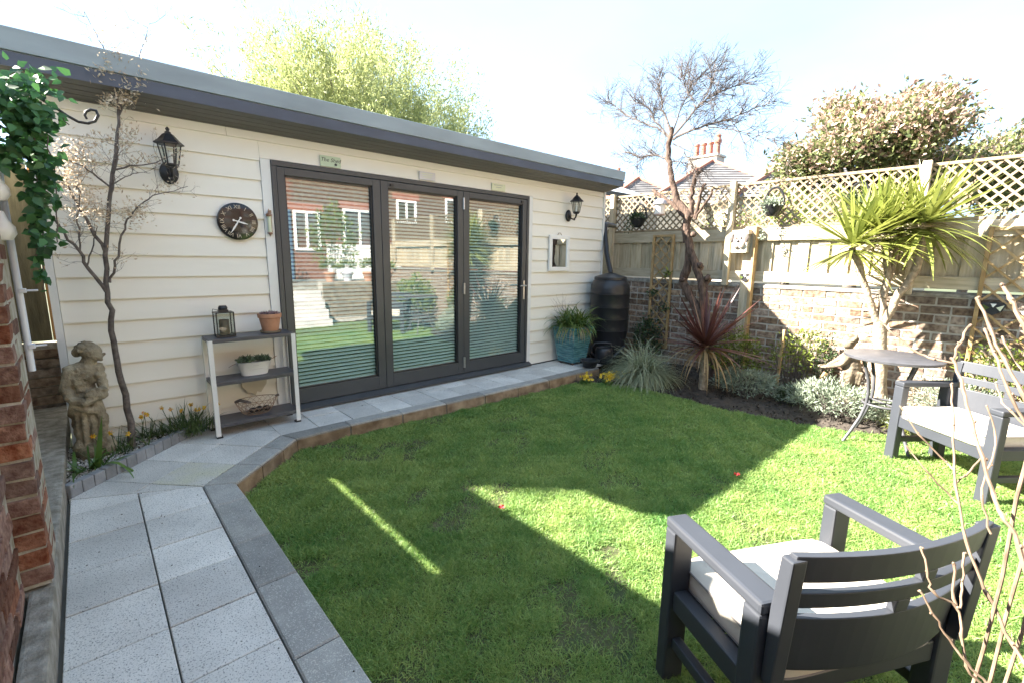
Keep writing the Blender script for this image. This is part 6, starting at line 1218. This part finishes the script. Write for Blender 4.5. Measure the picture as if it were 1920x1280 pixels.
# glazed lean-to roof just beyond the corner
g0 = MB(); g0.add([(5.9, 1.2, 2.55), (8.0, 1.2, 2.55), (8.0, 3.2, 3.3), (5.9, 3.2, 3.3), (5.9, 1.2, 2.60), (8.0, 1.2, 2.60), (8.0, 3.2, 3.35), (5.9, 3.2, 3.35)], [(0, 3, 2, 1), (4, 5, 6, 7), (0, 1, 5, 4), (1, 2, 6, 5), (2, 3, 7, 6), (3, 0, 4, 7)])
gr = empty('lean_to', 'pale glazed lean to roof showing past the end of the garden room', 'building', (6.9, 2.2, 0)); g0.build('glass_roof', M['pipe'], gr)
b = MB(); b.box(5.95, 7.95, 1.25, 3.15, -0.15, 2.5); b.build('wall', M['render'], gr); b = MB(); b.bar((5.86, 1.16, 2.58), (5.86, 3.25, 3.36), 0.07, 0.1); b.bar((5.86, 1.15, 2.57), (8.04, 1.15, 2.57), 0.07, 0.08); b.build('edge_trim', M['anth'], gr)

# ============================================================ BEHIND THE CAMERA: what the doors mirror
hz = empty('main_house', 'brick house with red lintels, white windows and a blue door behind the raised terrace', 'house', (2.5, -8.6, 0.72))
b = MB(); YH = -8.6; b.box(-3.2, 2.15, YH-6, YH, 0, 5.6); b.box(2.15, 12.5, YH-6.5, YH-0.5, 0, 6.2); b.build('wall', M['brick'], hz)
far = MB()
for k in range(60):
    for x0 in np.arange(-3.2+(k % 2)*0.11, 2.1, 0.225): far.box(x0+0.005, min(x0+0.22, 2.14), YH-0.005, YH+0.006, 0.5+0.085*k, 0.575+0.085*k)
for k in range(48):
    for x0 in np.arange(3.0+(k % 2)*0.11, 11.5, 0.225): far.box(x0+0.005, x0+0.22, YH-0.505, YH-0.494, 1.9+0.085*k, 1.975+0.085*k)
tag(far.build('brick_courses', M['brickold'], hz), kind='stuff')
def win(x0, x1, z0, z1, y, lint=True):
    b = MB(); f = 0.07
    for u0, u1, v0, v1 in ((x0, x1, z0, z0+f), (x0, x1, z1-f, z1), (x0, x0+f, z0+f, z1-f), (x1-f, x1, z0+f, z1-f), ((x0+x1)/2-0.03, (x0+x1)/2+0.03, z0+f, z1-f)): b.box(u0, u1, y-0.03, y+0.05, v0, v1)
    w_ = b.build('window', M['white'], hz); b = MB(); b.box(x0+0.02, x1-0.02, y-0.01, y+0.02, z0+0.02, z1-0.02); b.build('pane', M['glass'], w_)
    if lint: b = MB(); b.box(x0-0.12, x1+0.12, y-0.02, y+0.03, z1+0.005, z1+0.2); b.build('lintel', M['ridge'], hz)
far_l = M['ridge']; win(3.05, 3.75, 1.5, 2.55, YH-0.5); win(4.4, 5.4, 1.6, 2.7, YH-0.5); win(-1.6, -0.2, 1.6, 2.8, YH); win(6.1, 6.8, 2.4, 3.1, YH-0.5); win(7.9, 8.7, 2.5, 3.3, YH-0.5); win(3.6, 4.8, 3.7, 4.8, YH-0.5); win(-1.4, 0.0, 3.7, 4.8, YH)
b = MB(); b.box(2.35, 2.98, YH-0.52, YH-0.44, 0.72, 2.55); dr = b.build('door', M['door'], hz); b = MB(); b.lathe((2.9, YH-0.44, 1.6), [(0.03, 0), (0.03, -0.04), (0, -0.06)], 10, 0, 'y'); b.build('handle', M['steel'], dr)
b = MB(); b.box(3.9, 6.2, YH-0.51, YH-0.46, 0.72, 1.7); b.build('white_panel', M['white'], hz)
tr_ = empty('retaining_wall', 'low stone retaining wall holding the raised terrace', 'wall', (3.4, -6.1, 0)); b = MB(); b.box(2.62, 4.94, -6.35, -6.1, -0.15, 0.80); b.box(-1.46, 1.7, -6.35, -6.1, -0.15, 0.80); b.build('core', M['mortar'], tr_)
far = MB()
for k in range(7):
    for xa, xb in ((2.62, 4.9), (-1.44, 1.68)):
        x = xa
        while x < xb-0.08: w_ = random.uniform(0.15, 0.34); far.box(x+0.006, min(x+w_, xb)-0.006, -6.1, -6.088+random.uniform(-0.004, 0.006), 0.004+0.113*k, 0.106+0.113*k); x += w_
tag(far.build('stones', M['pstone'], tr_), kind='stuff')
b = MB(); b.box(-1.46, 6.5, -14, -6.352, -0.15, 0.72); tag(b.build('terrace', M['conc']), kind='structure')
st = empty('garden_steps', 'three pale steps from the lawn up to the terrace', 'steps', (2.15, -6.2, 0))
for k in range(4): b = MB(); b.box(1.72, 2.6, -6.36-0.001*k, -5.55-0.19*k, -0.15+0.19*k+(0.002 if k else 0), 0.04+0.19*k); b.build('step', M['slab'], st)
for i, x in enumerate((2.85, 3.25, 3.75, 4.25)):
    t = empty('flower_pot', ['first terracotta pot on the retaining wall from the steps', 'pale blue pot on the retaining wall', 'third pot on the retaining wall from the steps', 'last terracotta pot on the retaining wall by the fence'][i], 'flower pot', (x, -6.22, 0.8), 'pots on the retaining wall')
    b = MB(); b.lathe((x, -6.22, 0.8), [(0.08, 0.0), (0.12, 0.16), (0.135, 0.17), (0.135, 0.21), (0.11, 0.2), (0, 0.18)], 18); b.build('pot', M['pipe'] if i == 1 else M['terra'], t, smooth=True)
    n = 260; D = sphere_dirs(n, -0.2, 1); V, F = leaves(np.array([[x, -6.22, 1.12]])+D*0.17*rng.uniform(0.3, 1.2, (n, 1)), D, 0.06, 0.035); bulk('foliage', V, F, M['shrub'], t)
for c_, r_, s, m in (((3.2, -6.75, 1.7), (0.5, 0.4, 0.8), 'bushy terrace shrub beside the blue door', 'shrub'), ((1.5, -7.2, 1.6), (0.5, 0.5, 0.8), 'leafy terrace shrub left of the steps', 'dshrub'), ((4.45, -5.3, 0.4), (0.35, 0.5, 0.5), 'leafy shrub at the far end of the flower bed', 'shrub')): bush('terrace_shrub', s, c_, r_, 1500, M[m], (0.05, 0.09), (0.03, 0.05))
